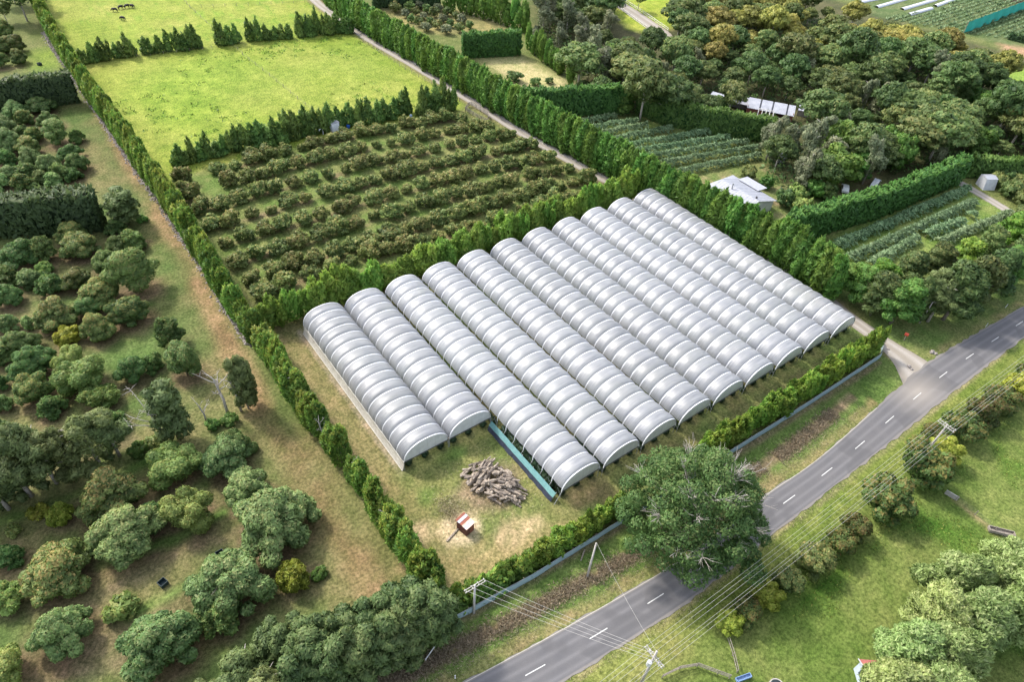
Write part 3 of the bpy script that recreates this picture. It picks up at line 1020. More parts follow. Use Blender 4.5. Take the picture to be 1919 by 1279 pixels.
LM = dict(
    avo_d=leaf_mat("leaf_dark_avocado", (.034, .072, .020), (.128, .212, .062), (.24, .26, .085), spec=.25, rough=.55),
    avo_b=leaf_mat("leaf_bronze_avocado", (.038, .070, .020), (.142, .205, .060), (.33, .28, .090), spec=.25, rough=.55),
    avo_p=leaf_mat("leaf_pale_avocado", (.050, .100, .030), (.220, .315, .110), (.33, .36, .14), spec=.25, rough=.55),
    avo_l=leaf_mat("leaf_light_avocado", (.066, .124, .028), (.220, .310, .085), (.32, .35, .10)),
    avo_y=leaf_mat("leaf_yellow", (.120, .160, .020), (.275, .310, .045), (.34, .33, .06)),
    bush=leaf_mat("leaf_orchard_bush", (.040, .068, .018), (.180, .225, .070), (.38, .33, .12), var=.18),
    shelter=leaf_mat("leaf_shelterbelt", (.032, .090, .014), (.130, .245, .044), (.20, .30, .06), var=.14),
    hedge=leaf_mat("leaf_clipped_hedge", (.032, .078, .020), (.095, .185, .040), (.15, .25, .055), var=.1),
    hedge_dk=leaf_mat("leaf_dark_hedge", (.022, .044, .018), (.066, .112, .042), (.10, .15, .05), var=.1),
    row=leaf_mat("leaf_conifer_row", (.034, .084, .014), (.155, .255, .042), (.28, .31, .055), var=.24),
    pad=leaf_mat("leaf_young_conifer", (.042, .092, .022), (.150, .240, .058), (.22, .30, .07), var=.2),
    plume=leaf_mat("leaf_plume", (.052, .120, .016), (.185, .310, .052), (.28, .37, .07), var=.18),
    front=leaf_mat("leaf_front_row", (.046, .100, .014), (.150, .255, .036), (.25, .32, .05), var=.2),
    f_dark=leaf_mat("leaf_bush_dark", (.028, .060, .018), (.098, .155, .046), (.15, .20, .06)),
    f_olive=leaf_mat("leaf_bush_olive", (.038, .066, .018), (.132, .180, .056), (.24, .25, .08)),
    f_grey=leaf_mat("leaf_bush_grey", (.062, .080, .038), (.205, .230, .130), (.27, .27, .15)),
    f_green=leaf_mat("leaf_bush_green", (.036, .090, .018), (.105, .205, .040), (.18, .27, .06)),
    f_sun_gold=leaf_mat("leaf_bush_sun_gold", (.088, .102, .022), (.275, .265, .068), (.40, .35, .095)),  # sunlight on the crest put into the leaf colour, with some yellowish flowering
    big=leaf_mat("leaf_roadside_giant", (.022, .048, .012), (.078, .128, .038), (.14, .18, .06), spec=.2),
    red=leaf_mat("leaf_red_tipped_shrub", (.026, .054, .014), (.095, .135, .036), (.21, .160, .052), var=.2),
    pop=leaf_mat("leaf_silver_poplar", (.090, .140, .036), (.300, .385, .140), (.42, .48, .21), var=.1),
    pine=leaf_mat("leaf_old_pine", (.048, .076, .024), (.155, .195, .072), (.21, .24, .09)),
    dense=leaf_mat("leaf_dense_conifer", (.030, .062, .020), (.110, .170, .058), (.17, .22, .08), var=.1),
    vine=leaf_mat("leaf_vine_row", (.050, .096, .042), (.205, .290, .150), (.28, .36, .19), var=.12),
    berry=leaf_mat("leaf_berry", (.015, .036, .016), (.046, .080, .036), (.07, .11, .05)),
    dry=leaf_mat("dry_grass_blades", (.17, .135, .085), (.29, .245, .16), (.33, .30, .19), trans=.15),
    tuft=leaf_mat("grass_tuft_blades", (.055, .115, .020), (.150, .215, .040), (.24, .26, .06), trans=.15),
)


def kind(name, cat, shape, mats, w, h, n, leaf, trunk=(0.4, 0.15), nv=3, seed=0, tmat=None, limbs=5, **kw):
    v = []
    for i in range(nv):
        tm = trunk_mesh(name + "_trunk", h * trunk[0] * 1.6, trunk[1], tmat or bark, seed + i, limbs, w * .3) if trunk else None
        mats_l = mats if isinstance(mats, (list, tuple)) else [mats]
        v.append((tm, crown_mesh(name + "_crown", shape, seed * 31 + i, w, h, n, leaf, LM[mats_l[i % len(mats_l)]], **kw)))
    return Kind(name, cat, v)


# ---------------- left orchard: large avocado trees, each with its own look
AK = {}
for code, shape, mat_, tipp, nm in (('d', 'dome', 'avo_d', .22, 1), ('b', 'dome', 'avo_b', .42, 2), ('p', 'dome', 'avo_p', .35, 3),
                                    ('l', 'round', 'avo_l', .35, 4), ('y', 'round', 'avo_y', .4, 5), ('t', 'tiers', 'avo_d', .25, 6)):
    AK[code] = kind("avocado_tree", "tree", shape, mat_, 7.0, 5.2 if code != 't' else 7.6, 12500 if code in 'dbp' else 8500, .155, (.45, .17), 3 if code in 'dbp' else 2, 100 + nm * 7, tipp=tipp, soft=.42)
    # younger, smaller trees: fewer and relatively larger leaf clumps
    AK[code + '2'] = kind("avocado_tree", "tree", shape, mat_, 7.0, 5.2 if code != 't' else 7.6, 3000, .36, (.45, .17), 3 if code in 'dbp' else 2, 200 + nm * 7, tipp=tipp, soft=.34, flat=.5)
    for q_ in (code, code + '2'):
        AK[q_].squash = .2
words = {'d': "dark green", 'b': "bronze-tipped", 'p': "pale silvery-green", 'l': "light green", 't': "tall dark", 'y': "small yellow-green"}
order = sorted(range(len(AVO)), key=lambda i: AVO[i][1])
cnt = {}
for idx in order:
    ax, ay, aw, ak = AVO[idx]
    x, y, r, _ = AVOW[idx]
    zone = ("beyond the top hedge" if ay < 140 else "between the two hedges" if ay < 366 else
            "before the ragged hedge" if ay < 600 else "in the middle left orchard" if ay < 830 else "in the near left orchard")
    key = (ak, zone)
    cnt[key] = cnt.get(key, 0) + 1
    lab = "%s avocado tree %s, %s of these from the back" % (words[ak], zone, ordn(cnt[key] - 1))
    nominal = 7.0
    sc = 2 * r / nominal * 1.06
    AK[ak if sc > .85 else ak + '2'].plant(x, y, lab, "avocado trees of the left orchard", sc, sc * random.uniform(.85, 1.05) * (1.12 if sc < .6 else .95))

# ---------------- middle orchard bushes
OB = kind("orchard_bush", "fruit tree", 'round', 'bush', 4.3, 3.5, 1150, .265, (.35, .09), 6, 300, tipp=.36, soft=.36, flat=.5)
for ri, row in enumerate(ORCH):
    for k, (x, y) in enumerate(row):
        s = random.choice([.7, .88, 1, 1, 1.05, 1.12]) * random.uniform(.92, 1.1)
        place = "row nearest the paddock" if ri == 0 else "row nearest the polytunnels" if ri == len(ORCH) - 1 else "%s row from the paddock" % ordn(ri)
        OB.plant(x, y, "bronze-tipped orchard bush, %s from the left in the %s" % (ordn(k), place), "orchard bushes in rows behind the polytunnels", s * 1.06, s * random.uniform(.78, .98))
for k, (bx, by) in enumerate(((345, 348), (357, 378))):
    x, y = P(bx, by - 6)
    OB.plant(x, y, "lone orchard bush at the left corner, %s from the paddock" % ordn(k), "orchard bushes in rows behind the polytunnels", 1.15, 1.25)

OB.squash = .10
# ---------------- conifer row on the left of the tunnel block
CR = kind("row_conifer", "conifer", 'column', 'row', 4.0, 8.8, 2200, .24, (.3, .11), 6, 400, aspect=1.9, up=.75, tipp=.35, soft=.4, flat=.45)
line = px((40, -60), (88, 45), (158, 165), (305, 372), (436, 580), (505, 672), (560, 762), (640, 872), (705, 965), (765, 1052), (822, 1128))
line = smooth_line(line, 4)
pos = along(line, 2.25, .22)
gone = set()
for k, (x, y) in enumerate(pos[::-1]):
    if y < 70 and random.random() < .10 and k > 3:
        continue
    s = random.uniform(.85, 1.12)
    hh = random.uniform(.8, 1.12) * (1.08 if y > 70 else .95)
    CR.plant(x, y, "columnar green conifer, %s from the road end of the left row" % ordn(k), "conifers in the row left of the polytunnels", s, hh)

# ---------------- tall shelterbelt beside the driveway
SB = kind("shelterbelt_tree", "conifer", 'column', 'shelter', 4.5, 11.0, 2400, .31, (.3, .16), 6, 500, aspect=2.0, up=.8, tipp=.25, soft=.45, flat=.5)
line = px((560, -45), (640, 36), (760, 112), (900, 198), (1060, 293), (1200, 370), (1300, 425), (1400, 476), (1490, 532), (1548, 572))
line = [(x + 1.3, y) for x, y in smooth_line(line, 4)]
gx = P(770, 118)
k = 0
for (x, y) in along(line, 2.05, .3)[::-1]:
    k += 1
    if abs(y - gx[1]) < 1.6:
        continue
    hh = (1.08 if y < 22 else .99 if y < 70 else 1.0 if y < 150 else .95) * random.uniform(.96, 1.05)
    SB.plant(x, y, "tall upright shelterbelt tree beside the gravel driveway, %s from the road" % ordn(k - 1), "shelterbelt trees along the driveway", random.uniform(1.0, 1.14), hh)

# ---------------- young conifers across the paddock and round the far blocks
PC = kind("paddock_conifer", "conifer", 'cone', 'pad', 3.6, 6.0, 900, .27, (.25, .1), 7, 600, aspect=1.8, up=.7, tipp=.25, soft=.42, flat=.45)


def conifer_row(pts, step, s, label, group, K=PC, skip=0.0, hj=.24):
    for k, (x, y) in enumerate(along(px(*pts), step, .45)):
        if random.random() < skip:
            continue
        K.plant(x, y, label % ordn(k), group, s * random.uniform(.85, 1.12), s * random.choice([.8, .95, 1.05, 1.2]) * random.uniform(1 - hj * .5, 1 + hj * .5))


conifer_row([(333, 308), (392, 296), (452, 281)], 1.9, .95, "young conifer before the bright paddock, %s from the left end of the lower row", "young conifers along the lower paddock edge", skip=.04)
conifer_row([(462, 280), (540, 262), (617, 243)], 1.9, 1.2, "young conifer left of the white pump box, %s past the gap in the lower row", "young conifers along the lower paddock edge")
conifer_row([(640, 238), (700, 230), (768, 212)], 2.6, 1.15, "young conifer right of the white pump box, %s from the box", "young conifers along the lower paddock edge")
conifer_row([(790, 216), (830, 209), (853, 206)], 2.4, 1.25, "young conifer in the clump near the cattle yard, %s from its left end", "young conifers along the lower paddock edge")
conifer_row([(158, 118), (195, 112), (245, 105), (300, 97), (395, 88)], 2.3, 1.08, "young conifer in the upper paddock row, %s from the left hedge", "young conifers along the upper paddock edge", skip=.06)
conifer_row([(415, 83), (449, 80)], 2.3, 1.25, "young conifer in the lone upper clump, %s from its left end", "young conifers along the upper paddock edge")
conifer_row([(472, 77), (549, 70)], 2.5, 1.0, "young conifer in the third upper clump, %s from its left end", "young conifers along the upper paddock edge")
conifer_row([(562, 68), (600, 64), (658, 61)], 2.2, 1.2, "young conifer in the upper clump by the driveway, %s from its left end", "young conifers along the upper paddock edge")

SB2 = kind("gully_conifer", "conifer", 'column', 'shelter', 4.4, 11.0, 900, .46, (.3, .16), 3, 560, aspect=1.7, up=.8, tipp=.2, soft=.6)
conifer_row([(836, 18), (870, 25), (920, 38), (985, 62)], 2.9, .98, "tall green conifer right of the small round-tree block, %s from its far end", "conifers round the small round-tree block", SB2, hj=.08)
conifer_row([(990, 92), (1020, 118), (1056, 146)], 3.0, .72, "green conifer on the right edge of the dry field, %s from the far corner", "conifers beside the dry field", SB2, hj=.1)
conifer_row([(1066, 160), (1074, 166)], 3.0, .66, "bright conifer by the near corner of the dry field, %s of the pair", "conifers beside the dry field", SB2)

# ---------------- small round trees beyond the shelterbelt
RT = kind("round_tree", "fruit tree", 'round', ['f_grey', 'bush', 'avo_d'], 3.8, 3.6, 420, .34, (.3, .1), 3, 640, tipp=.3)
poly = px((712, 22), (826, 14), (905, 62), (835, 68), (775, 55))
a0 = min(p[0] for p in poly), max(p[0] for p in poly), min(p[1] for p in poly), max(p[1] for p in poly)
k = 0
yy = a0[2]
while yy < a0[3]:
    xx = a0[0]
    while xx < a0[1]:
        if bool(inside(np.array([xx]), np.array([yy]), poly)[0]):
            RT.plant(xx + random.uniform(-.6, .6), yy + random.uniform(-.6, .6), "small round grey-green tree in the far block, %s counted from its near side" % ordn(k), "small round trees of the far block", random.uniform(.85, 1.15))
            k += 1
        xx += 5.2
    yy += 5.6
for k, (bx, by, s) in enumerate(((965, 152, 1.5), (1003, 160, 1.2), (1029, 156, .9), (985, 176, 1.2))):
    x, y = P(bx, by)
    RT.plant(x, y, "%s dark shrub in the dry tawny field" % ("largest", "middle", "smallest", "nearest")[k], "shrubs in the dry field", s, s * .62, v=2)

# ---------------- feathery windbreak behind the tunnels
PL = kind("windbreak_tree", "windbreak tree", 'plume', 'plume', 5.0, 6.2, 1900, .25, None, 5, 700, aspect=2.0, up=.8, tipp=.3, soft=.42, flat=.45)
for seg, (pts, nm) in enumerate((([(-5.2, 59.2), (6, 58.8), (20.5, 58.4)], "left"), ([(23.4, 58.6), (36, 58.2), (46.5, 58.0)], "middle"), ([(48.5, 58.2), (66, 57.6), (87.5, 57.0)], "right"))):
    for k, (x, y) in enumerate(along(pts, 2.5, .3)):
        s = random.uniform(.85, 1.2)
        PL.plant(x, y + .6, "feathery bright green windbreak tree, %s in the %s run behind the polytunnels" % (ordn(k), nm), "windbreak trees behind the polytunnels", s * 1.02, s * random.uniform(.85, 1.25) * (1.12 if seg == 2 else 1.0))

# ---------------- bright young trees behind the windbreak cloth at the road
FRK = kind("fence_row_tree", "shrub", 'plume', 'front', 3.7, 5.2, 1400, .23, None, 5, 760, aspect=1.8, up=.75, tipp=.5, soft=.42, flat=.45)
FRD = kind("fence_row_tree", "shrub", 'cone', ['row', 'front'], 3.6, 4.6, 900, .25, (.25, .08), 2, 790, aspect=1.5, up=.6, tipp=.3)
FENCE = px((825, 1180), (1000, 1085), (1160, 985), (1270, 915), (1380, 845), (1520, 757), (1648, 672))


def off(pts, d):
    """shift a polyline sideways (to its left)"""
    out = []
    for i, p in enumerate(pts):
        a, c_ = pts[max(i - 1, 0)], pts[min(i + 1, len(pts) - 1)]
        L = math.hypot(c_[0] - a[0], c_[1] - a[1])
        out.append((p[0] - (c_[1] - a[1]) / L * d, p[1] + (c_[0] - a[0]) / L * d))
    return out


for k, (x, y) in enumerate(along(off(FENCE, 1.9), 1.9, .3)):
    if 25 < x < 39.5:
        continue
    if x < 8:
        FRD.plant(x, y, "green bushy tree behind the roadside cloth, %s from the left corner" % ordn(k), "young trees behind the roadside cloth", random.uniform(.8, 1.1), random.uniform(.7, 1.05), v=0)
    else:
        sc = random.uniform(.85, 1.15) * (1.35 if x > 70 else 1.18 if x > 40 else .84)
        FRK.plant(x, y, "bright yellow-green young tree behind the roadside cloth, %s from the left corner" % ordn(k), "young trees behind the roadside cloth", random.uniform(.85, 1.1), sc)


# ---------------- clipped hedges
def hedge(name, label, pts, w, h, mat, leaf=.36, dens=7.0, rag=.35, cat="hedge", up=.6, toprag=.5):
    """one clipped hedge; pts is the near foot of its front face, it stands back from there"""
    c = np.array([(p[0], p[1]) for p in pts])
    seg = np.diff(c, axis=0)
    L = np.hypot(seg[:, 0], seg[:, 1])
    away = np.mean(c, axis=0) - CAM[:2]
    tot = L.sum()
    area_side, area_top, area_end = tot * h, tot * w, w * h
    n = int(dens * (2 * area_side + area_top + 2 * area_end))
    u = rng.random(n)
    a = np.array([area_side, area_side, area_top, area_end, area_end])
    face = rng.choice(5, n, p=a / a.sum())
    s = rng.random(n) * tot
    s = np.where(face == 3, 0, np.where(face == 4, tot, s))
    cum = np.concatenate([[0], np.cumsum(L)])
    i = np.clip(np.searchsorted(cum, s, side='right') - 1, 0, len(L) - 1)
    f = (s - cum[i]) / L[i]
    base = c[i] + seg[i] * f[:, None]
    tdir = seg[i] / L[i][:, None]
    nrm2 = np.stack([-tdir[:, 1], tdir[:, 0]], 1)
    if np.dot(nrm2.mean(0), away) < 0:
        nrm2 = -nrm2
    wv = np.where(face == 0, 0, np.where(face == 1, w, rng.random(n) * w))
    z = np.where(face == 2, h, rng.random(n) * h)
    z = np.where(face == 2, z, h * (rng.random(n)))
    rz_ = (vnoise(s, wv * 0 + 3.1, 1.8, 3) - .5) * toprag * 2
    z = np.where(face == 2, z + rz_, z * (1 + rz_ / h))
    bul = (fbm(s, z * 1.3 + face * 7.7, 2.4, 8) - .5) * 2 * rag
    lay = np.where(rng.random(n) < .25, -.35, 0.0)
    nn = np.zeros((n, 3))
    o2 = np.where(face == 0, -1, np.where(face == 1, 1, 0))
    nn[:, :2] = nrm2 * o2[:, None]
    nn[:, :2] += tdir * np.where(face == 3, -1, np.where(face == 4, 1, 0))[:, None]
    nn[:, 2] = np.where(face == 2, 1, .25 * (z / h))
    nn = unit(nn + rng.normal(size=(n, 3)) * .15)
    p = np.zeros((n, 3))
    p[:, :2] = base + nrm2 * wv[:, None]
    p[:, 2] = z
    p += nn * (bul + lay)[:, None]
    p[:, 2] = np.maximum(p[:, 2], .05)
    gx_ = np.gradient if False else None
    sl_ = (fbm(s + .35, z * 1.3 + face * 7.7, 2.4, 8) - fbm(s - .35, z * 1.3 + face * 7.7, 2.4, 8)) / .7
    nn[:, :2] -= tdir * (sl_ * rag * 1.6)[:, None]
    nn = unit(nn)
    size = leaf * rng.uniform(.6, 1.35, n) * np.where(lay < 0, 1.7, 1)
    tint = rng.random(n) * .6 + .4 * vnoise(s, z * 2 + face, 1.5, 4)
    tip = ((face == 2) | (z > h * .93)) * (rng.random(n) < .5) * .8
    ax = nn * (1 - up) + np.array([0, 0, up])
    o0 = np.array([c[0, 0], c[0, 1], 0])
    me = leaf_mesh(name + "_foliage", p - o0, nn, size, tint, tip.astype(float), LM[mat], 1.5, ax, .6, .62)
    e = empty(name, tuple(o0), 0, label, cat)
    link("foliage", me, e)
    mbk = MB()
    cc = off(pts, 0)
    stems = along([tuple(q) for q in c], 2.6, .1)
    nv_ = nrm2.mean(0)
    nv_ /= np.hypot(*nv_)
    for q in stems:
        b0 = Vector((q[0] + nv_[0] * w * .5 - o0[0], q[1] + nv_[1] * w * .5 - o0[1], -.1))
        mbk.tube([b0, b0 + Vector((random.uniform(-.1, .1), random.uniform(-.1, .1), h * .8))], [.13, .05], 5)
    ins = off([tuple(q) for q in c], 0)
    for q0, q1 in zip(c[:-1], c[1:]):
        d_ = q1 - q0
        l_ = float(np.hypot(*d_))
        m_ = (q0 + q1) / 2 + nv_ * w * .5 - o0[:2]
        mbk.box((m_[0], m_[1], h * .47), (l_ * .97, w * .55, h * .84), math.atan2(d_[1], d_[0]), 1)
    mbk.build("stems", [bark, LM[mat]], e)
    return e


hedge("clipped_hedge", "tall dark clipped hedge across the left orchard near the top left corner", px((-45, 216), (60, 206), (150, 194)), 2.6, 8.6, 'hedge_dk', .4, 6, .25)
hedge("clipped_hedge", "big ragged dark hedge across the left orchard, second from the top", px((-20, 452), (90, 446), (196, 436)), 4.0, 9.5, 'hedge_dk', .4, 6, .9, toprag=1.0)
hedge("clipped_hedge", "clipped green hedge between the dry field and the far vine rows", px((990, 222), (1080, 220), (1180, 214)), 2.6, 8.6, 'hedge', .4, 6, .2)
hedge("clipped_hedge", "long dark green hedge in front of the iron-roofed shed", px((1190, 213), (1240, 235), (1320, 252), (1440, 271)), 2.8, 7.4, 'hedge', .4, 6, .4)
hedge("clipped_hedge", "square clipped hedge behind the dry tawny field", px((868, 110), (975, 105)), 2.6, 8.2, 'hedge', .42, 6, .2)
hedge("clipped_hedge", "distant clipped hedge behind the small round-tree block", px((700, 16), (826, 12)), 2.6, 8.0, 'hedge_dk', .45, 5, .3)
hedge("clipped_hedge", "long bright green hedge beside the right-hand vine rows", px((1478, 462), (1560, 437), (1648, 411), (1757, 364), (1799, 346)), 3.0, 8.2, 'hedge', .38, 6.5, .45, toprag=.8)
hedge("clipped_hedge", "dark green hedge behind the white shed at the right edge", px((1808, 334), (1860, 338), (1975, 350)), 2.6, 6.4, 'hedge', .4, 6, .35)

# ---------------- old pines and dead trees of the left orchard
OP = kind("old_pine", "pine tree", 'wispy', 'pine', 9.0, 14.0, 9000, .22, (.55, .27), 3, 820, tmat=bark_pale, limbs=8, aspect=1.8, up=.35, tipp=.2, inner=.5, soft=.42)
for k, (bx, by, s) in enumerate(((-40, 985, 1.0), (17, 955, 1.0), (60, 930, .95), (107, 906, 1.05), (146, 892, .92), (191, 878, .95), (225, 856, .8))):
    x, y = P(bx, by)
    OP.plant(x, y, "shaggy old pine in the left orchard clump, %s counted from the picture's left edge" % ordn(k), "old pines in a row in the left orchard", s, s * random.uniform(.88, 1.02))
CA = kind("casuarina", "tree", 'skirt', 'pine', 4.6, 12.0, 4200, .21, (.55, .16), 2, 840, tmat=bark_pale, limbs=6, aspect=1.9, up=.7, tipp=.1, inner=.5)
x, y = P(335, 822)
CA.plant(x, y, "olive casuarina with a long skirt between the dead trees", "casuarinas", 1.25, 1.0)
x, y = P(466, 766)
CA.plant(x, y, "slim olive casuarina beside the conifer row and dirt track", "casuarinas", .85, .95)
x, y = P(477, 757)
CA.plant(x, y, "slim casuarina at the foot of the conifer row, right of its twin", "casuarinas", .65, .85)
x, y = P(240, 420)
CA.plant(x, y, "loose open tree at the right end of the ragged hedge", "casuarinas", 1.6, .68)


def bare_tree(name, label, bx, by, h, seed, spread=2.2, limbs=7, r=.2, bushy=3):
    R = random.Random(seed)
    x, y = P(bx, by)
    e = empty(name, (x, y, 0), 0, label, "dead tree", "bare dead trees in the left orchard")
    mb = MB()
    mb.tube([(0, 0, -.1), (.1, -.1, h * .4), (-.15, .1, h * .75), (R.uniform(-.5, .5), R.uniform(-.3, .3), h)], [r * 1.2, r, r * .6, r * .15], 7)
    mb.build("trunk", deadwood, e, True)
    for i in range(limbs):
        t = R.uniform(.3, .9)
        a = 2.4 * i + R.uniform(-.6, .6)
        s = spread * R.uniform(.5, 1.1)
        mb = MB()
        q0 = Vector((0, 0, h * t))
        q1 = q0 + Vector((math.cos(a) * s * .45, math.sin(a) * s * .45, s * .5))
        q2 = q0 + Vector((math.cos(a) * s, math.sin(a) * s, s * R.uniform(.7, 1.3)))
        mb.tube([q0, q1, q2], [r * .5, r * .32, r * .1], 5)
        for j in range(bushy):
            f = R.uniform(.3, .95)
            b0 = q1.lerp(q2, f)
            b1 = b0 + Vector((R.uniform(-1, 1), R.uniform(-1, 1), R.uniform(.1, 1))) * s * .4
            mb.tube([b0, (b0 + b1) / 2 + Vector((0, 0, .1)), b1], [r * .2, r * .13, r * .05], 4)
        mb.build("branch", deadwood, e, True)
    return e


bare_tree("dead_tree", "bare grey dead tree with spreading branches beside the dirt track", 427, 776, 9.0, 1, 2.6, 8, .22, 4)
bare_tree("dead_tree", "bare thin dead trunk nearest the casuarina by the track", 452, 771, 9.5, 2, 1.5, 7, .2, 2)
bare_tree("dead_tree", "short forked dead stump left of the taller bare trees", 387, 792, 5.0, 3, 1.8, 4, .14, 2)
bare_tree("dead_tree", "sprawling grey dead tree tangled left of the skirted casuarina", 308, 826, 9.0, 4, 3.6, 11, .22, 6)

for k, (bx, by, hh, lb) in enumerate(((556, 760, 8.2, "grey dead leader standing out of the conifer row beside the shortest polytunnel"), (610, 840, 8.0, "second grey dead leader in the conifer row, nearer the road"), (668, 918, 7.6, "third dead leader in the conifer row, above the yard"), (735, 1010, 7.4, "dead leader in the conifer row level with the iron shed"))):
    bare_tree("dead_tree", lb, bx, by, hh, 60 + k, 1.2, 6, .12, 3)

# low weeds and seedlings in the left orchard
SH = kind("low_shrub", "shrub", 'round', ['avo_l', 'f_green', 'avo_y'], 3.0, 1.8, 620, .24, None, 3, 860, tipp=.3)
for bx, by, s, v, lb in ((262, 850, 1.2, 1, "low bright shrub below the sprawling dead tree"), (292, 832, 1.0, 0, "low leafy shrub beside the dead tree's foot"), (400, 800, .9, 1, "low green shrub at the foot of the bare grey tree"),
                         (432, 792, .9, 1, "dark green seedling clump between the two bare trunks"), (232, 1150, 1.6, 0, "low spreading weeds between two near avocado trees"), (30, 1000, .8, 0, "low pale shrub at the left edge below the pines"),
                         (268, 415, .9, 1, "small bright shrub by the track near the ragged hedge"), (600, 1080, .8, 1, "small green seedling beside the yellow tree"), (75, 965, 1.0, 2, "yellow-green bush left of the yellow tree below the pines"),
                         (880, 700, .1, 1, None)):
    if lb:
        x, y = P(bx, by)
        SH.plant(x, y, lb, "low shrubs in the left orchard", s, s * .8, v=v)

# ---------------- dark conifer hedge at the bottom edge
BH = kind("dense_conifer", "conifer", 'dome', 'dense', 8.8, 12.4, 9500, .26, (.4, .2), 3, 880, aspect=1.6, tipp=.35, soft=.45)
for k, (bx, by) in enumerate(((806, 1190), (782, 1206), (752, 1222), (716, 1240), (676, 1258), (632, 1277), (584, 1296), (770, 1176), (735, 1192), (694, 1208), (650, 1226), (600, 1246))):
    x, y = P(bx, by)
    BH.plant(x, y - .0, "dense dark conifer in the bottom roadside clump, %s from the cloth fence" % ordn(k), "dense conifers in the bottom clump", random.uniform(.82, .98), random.uniform(.82, 1.0))
for k, (bx, by) in enumerate(((520, 1318), (455, 1340), (385, 1362), (310, 1385), (545, 1262), (480, 1290))):
    x, y = P(bx, by)
    OP.plant(x, y, "olive shaggy pine at the bottom edge, %s past the dense conifers" % ordn(k), "shaggy pines at the bottom edge", .8, .74)

# ---------------- the giant roadside tree
R = random.Random(5)
L = [(0, 0, 10.5, 7.0, 6.8, 4.6)]
for i in range(92):
    a = 2.4 * i
    f = math.sqrt((i + .5) / 92)
    z = 15.6 - 10.0 * f ** 2.2 + R.uniform(-1.2, 1.1)
    if f < .9 and R.random() < .06:
        continue
    q = R.uniform(.9, 2.1)
    L.append((math.cos(a) * f * 10.2 * R.uniform(.86, 1.14), math.sin(a) * f * 9.6 * R.uniform(.86, 1.14), z, q, q, q * .8))
bigx, bigy = P(1278, 1012)
for i in range(34):
    a = 2.4 * i
    q = R.uniform(1.2, 1.9)
    f = R.uniform(.66, .95)
    L.append((math.cos(a) * f * 9.9, math.sin(a) * f * 9.4, R.uniform(4.2, 9.5) * (1.25 - .4 * f), q, q, q * .85))
bt = empty("roadside_tree", (bigx, bigy, 0), 0, "giant spreading tree with bare grey twigs overhanging the road", "tree")
tm = MB()
tm.tube([(0, 0, -.2), (.1, .1, 2.0), (.2, .2, 4.5), (.2, .3, 7.5)], [.95, .7, .6, .35], 10)
tm.build("trunk", bark, bt, True)
link("crown", crown_mesh("roadside_tree_crown", 'dome', 1, 20, 16, 44000, .185, LM['big'], lumps=L, tipp=.35, soft=.4, inner=.4), bt)
for i in range(34):
    a = 2.4 * i + R.uniform(-.4, .4)
    f = R.uniform(.3, .9)
    q0 = Vector((.15, .2, R.uniform(3, 6.5)))
    end = Vector((math.cos(a) * 9.9 * f, math.sin(a) * 9.3 * f, 16.5 - 9.6 * f ** 2.2 + R.uniform(-.2, 1.1)))
    midp = q0.lerp(end, .5) + Vector((0, 0, 1.2))
    mb = MB()
    mb.tube([q0, midp, end], [.20, .11, .03], 5)
    if a % (2 * PI) > PI * .9 or i % 3 == 0:
        for j in range(9):
            b0 = midp.lerp(end, R.uniform(.5, 1.0))
            d = (end - midp).normalized() + Vector((R.uniform(-.8, .8), R.uniform(-.8, .8), R.uniform(-.1, .6)))
            b1 = b0 + d * R.uniform(.8, 2.0)
            mb.tube([b0, b0.lerp(b1, .5) + Vector((0, 0, .12)), b1], [.042, .03, .014], 4)
            for jj in range(2):
                c0 = b0.lerp(b1, R.uniform(.4, .9))
                mb.tube([c0, c0 + (d + Vector((R.uniform(-1, 1), R.uniform(-1, 1), R.uniform(-.2, .6)))) * R.uniform(.35, .8)], [.024, .01], 4)
    mb.build("branch", deadwood if i % 2 else bark_pale, bt, True)

# ---------------- red-tipped shrubs under the power line
RS = kind("roadside_shrub", "shrub", 'round', ['red', 'red', 'avo_y', 'bush'], 4.4, 3.8, 4800, .15, (.3, .1), 4, 900, tipp=.42, soft=.45)
shr = [(1362, 1192, 52, 2, "yellow-green shrub at the near end of the power-line hedge"), (1392, 1172, 55, 0, "russet shrub next to the yellow-green end shrub"), (1430, 1144, 58, 2, "yellowish shrub, third along the power-line hedge"),
       (1468, 1118, 58, 3, "green shrub before the gap in the power-line hedge"), (1515, 1082, 66, 3, "low green shrub beside the russet wide shrub"), (1560, 1048, 60, 0, "wide russet-topped shrub, left half"), (1592, 1018, 58, 0, "wide russet-topped shrub, right half"),
       (1650, 978, 78, 0, "round red-topped shrub standing apart by the road"), (1712, 915, 84, 1, "large red-topped shrub left of the gate slab"), (1755, 878, 56, 2, "yellow shrub behind the large red-topped shrub"),
       (1740, 850, 50, 1, "russet shrub below the far crossarm pole"), (1790, 832, 60, 0, "russet shrub right of the far crossarm pole"), (1830, 806, 58, 1, "red-brown shrub, second past the far pole"), (1862, 782, 56, 0, "red-brown shrub, third past the far pole"),
       (1896, 758, 54, 2, "yellow-topped shrub at the right edge"), (1925, 735, 54, 0, "russet shrub cut by the right edge")]
for bx, by, wpx, v, lb in shr:
    x, y = P(bx, by - wpx * .25)
    s = wpx * mpp(bx, by) / 4.4 * 1.18
    RS.plant(x, y, lb, "shrubs under the power line", s, s * random.uniform(.9, 1.05), v=v)

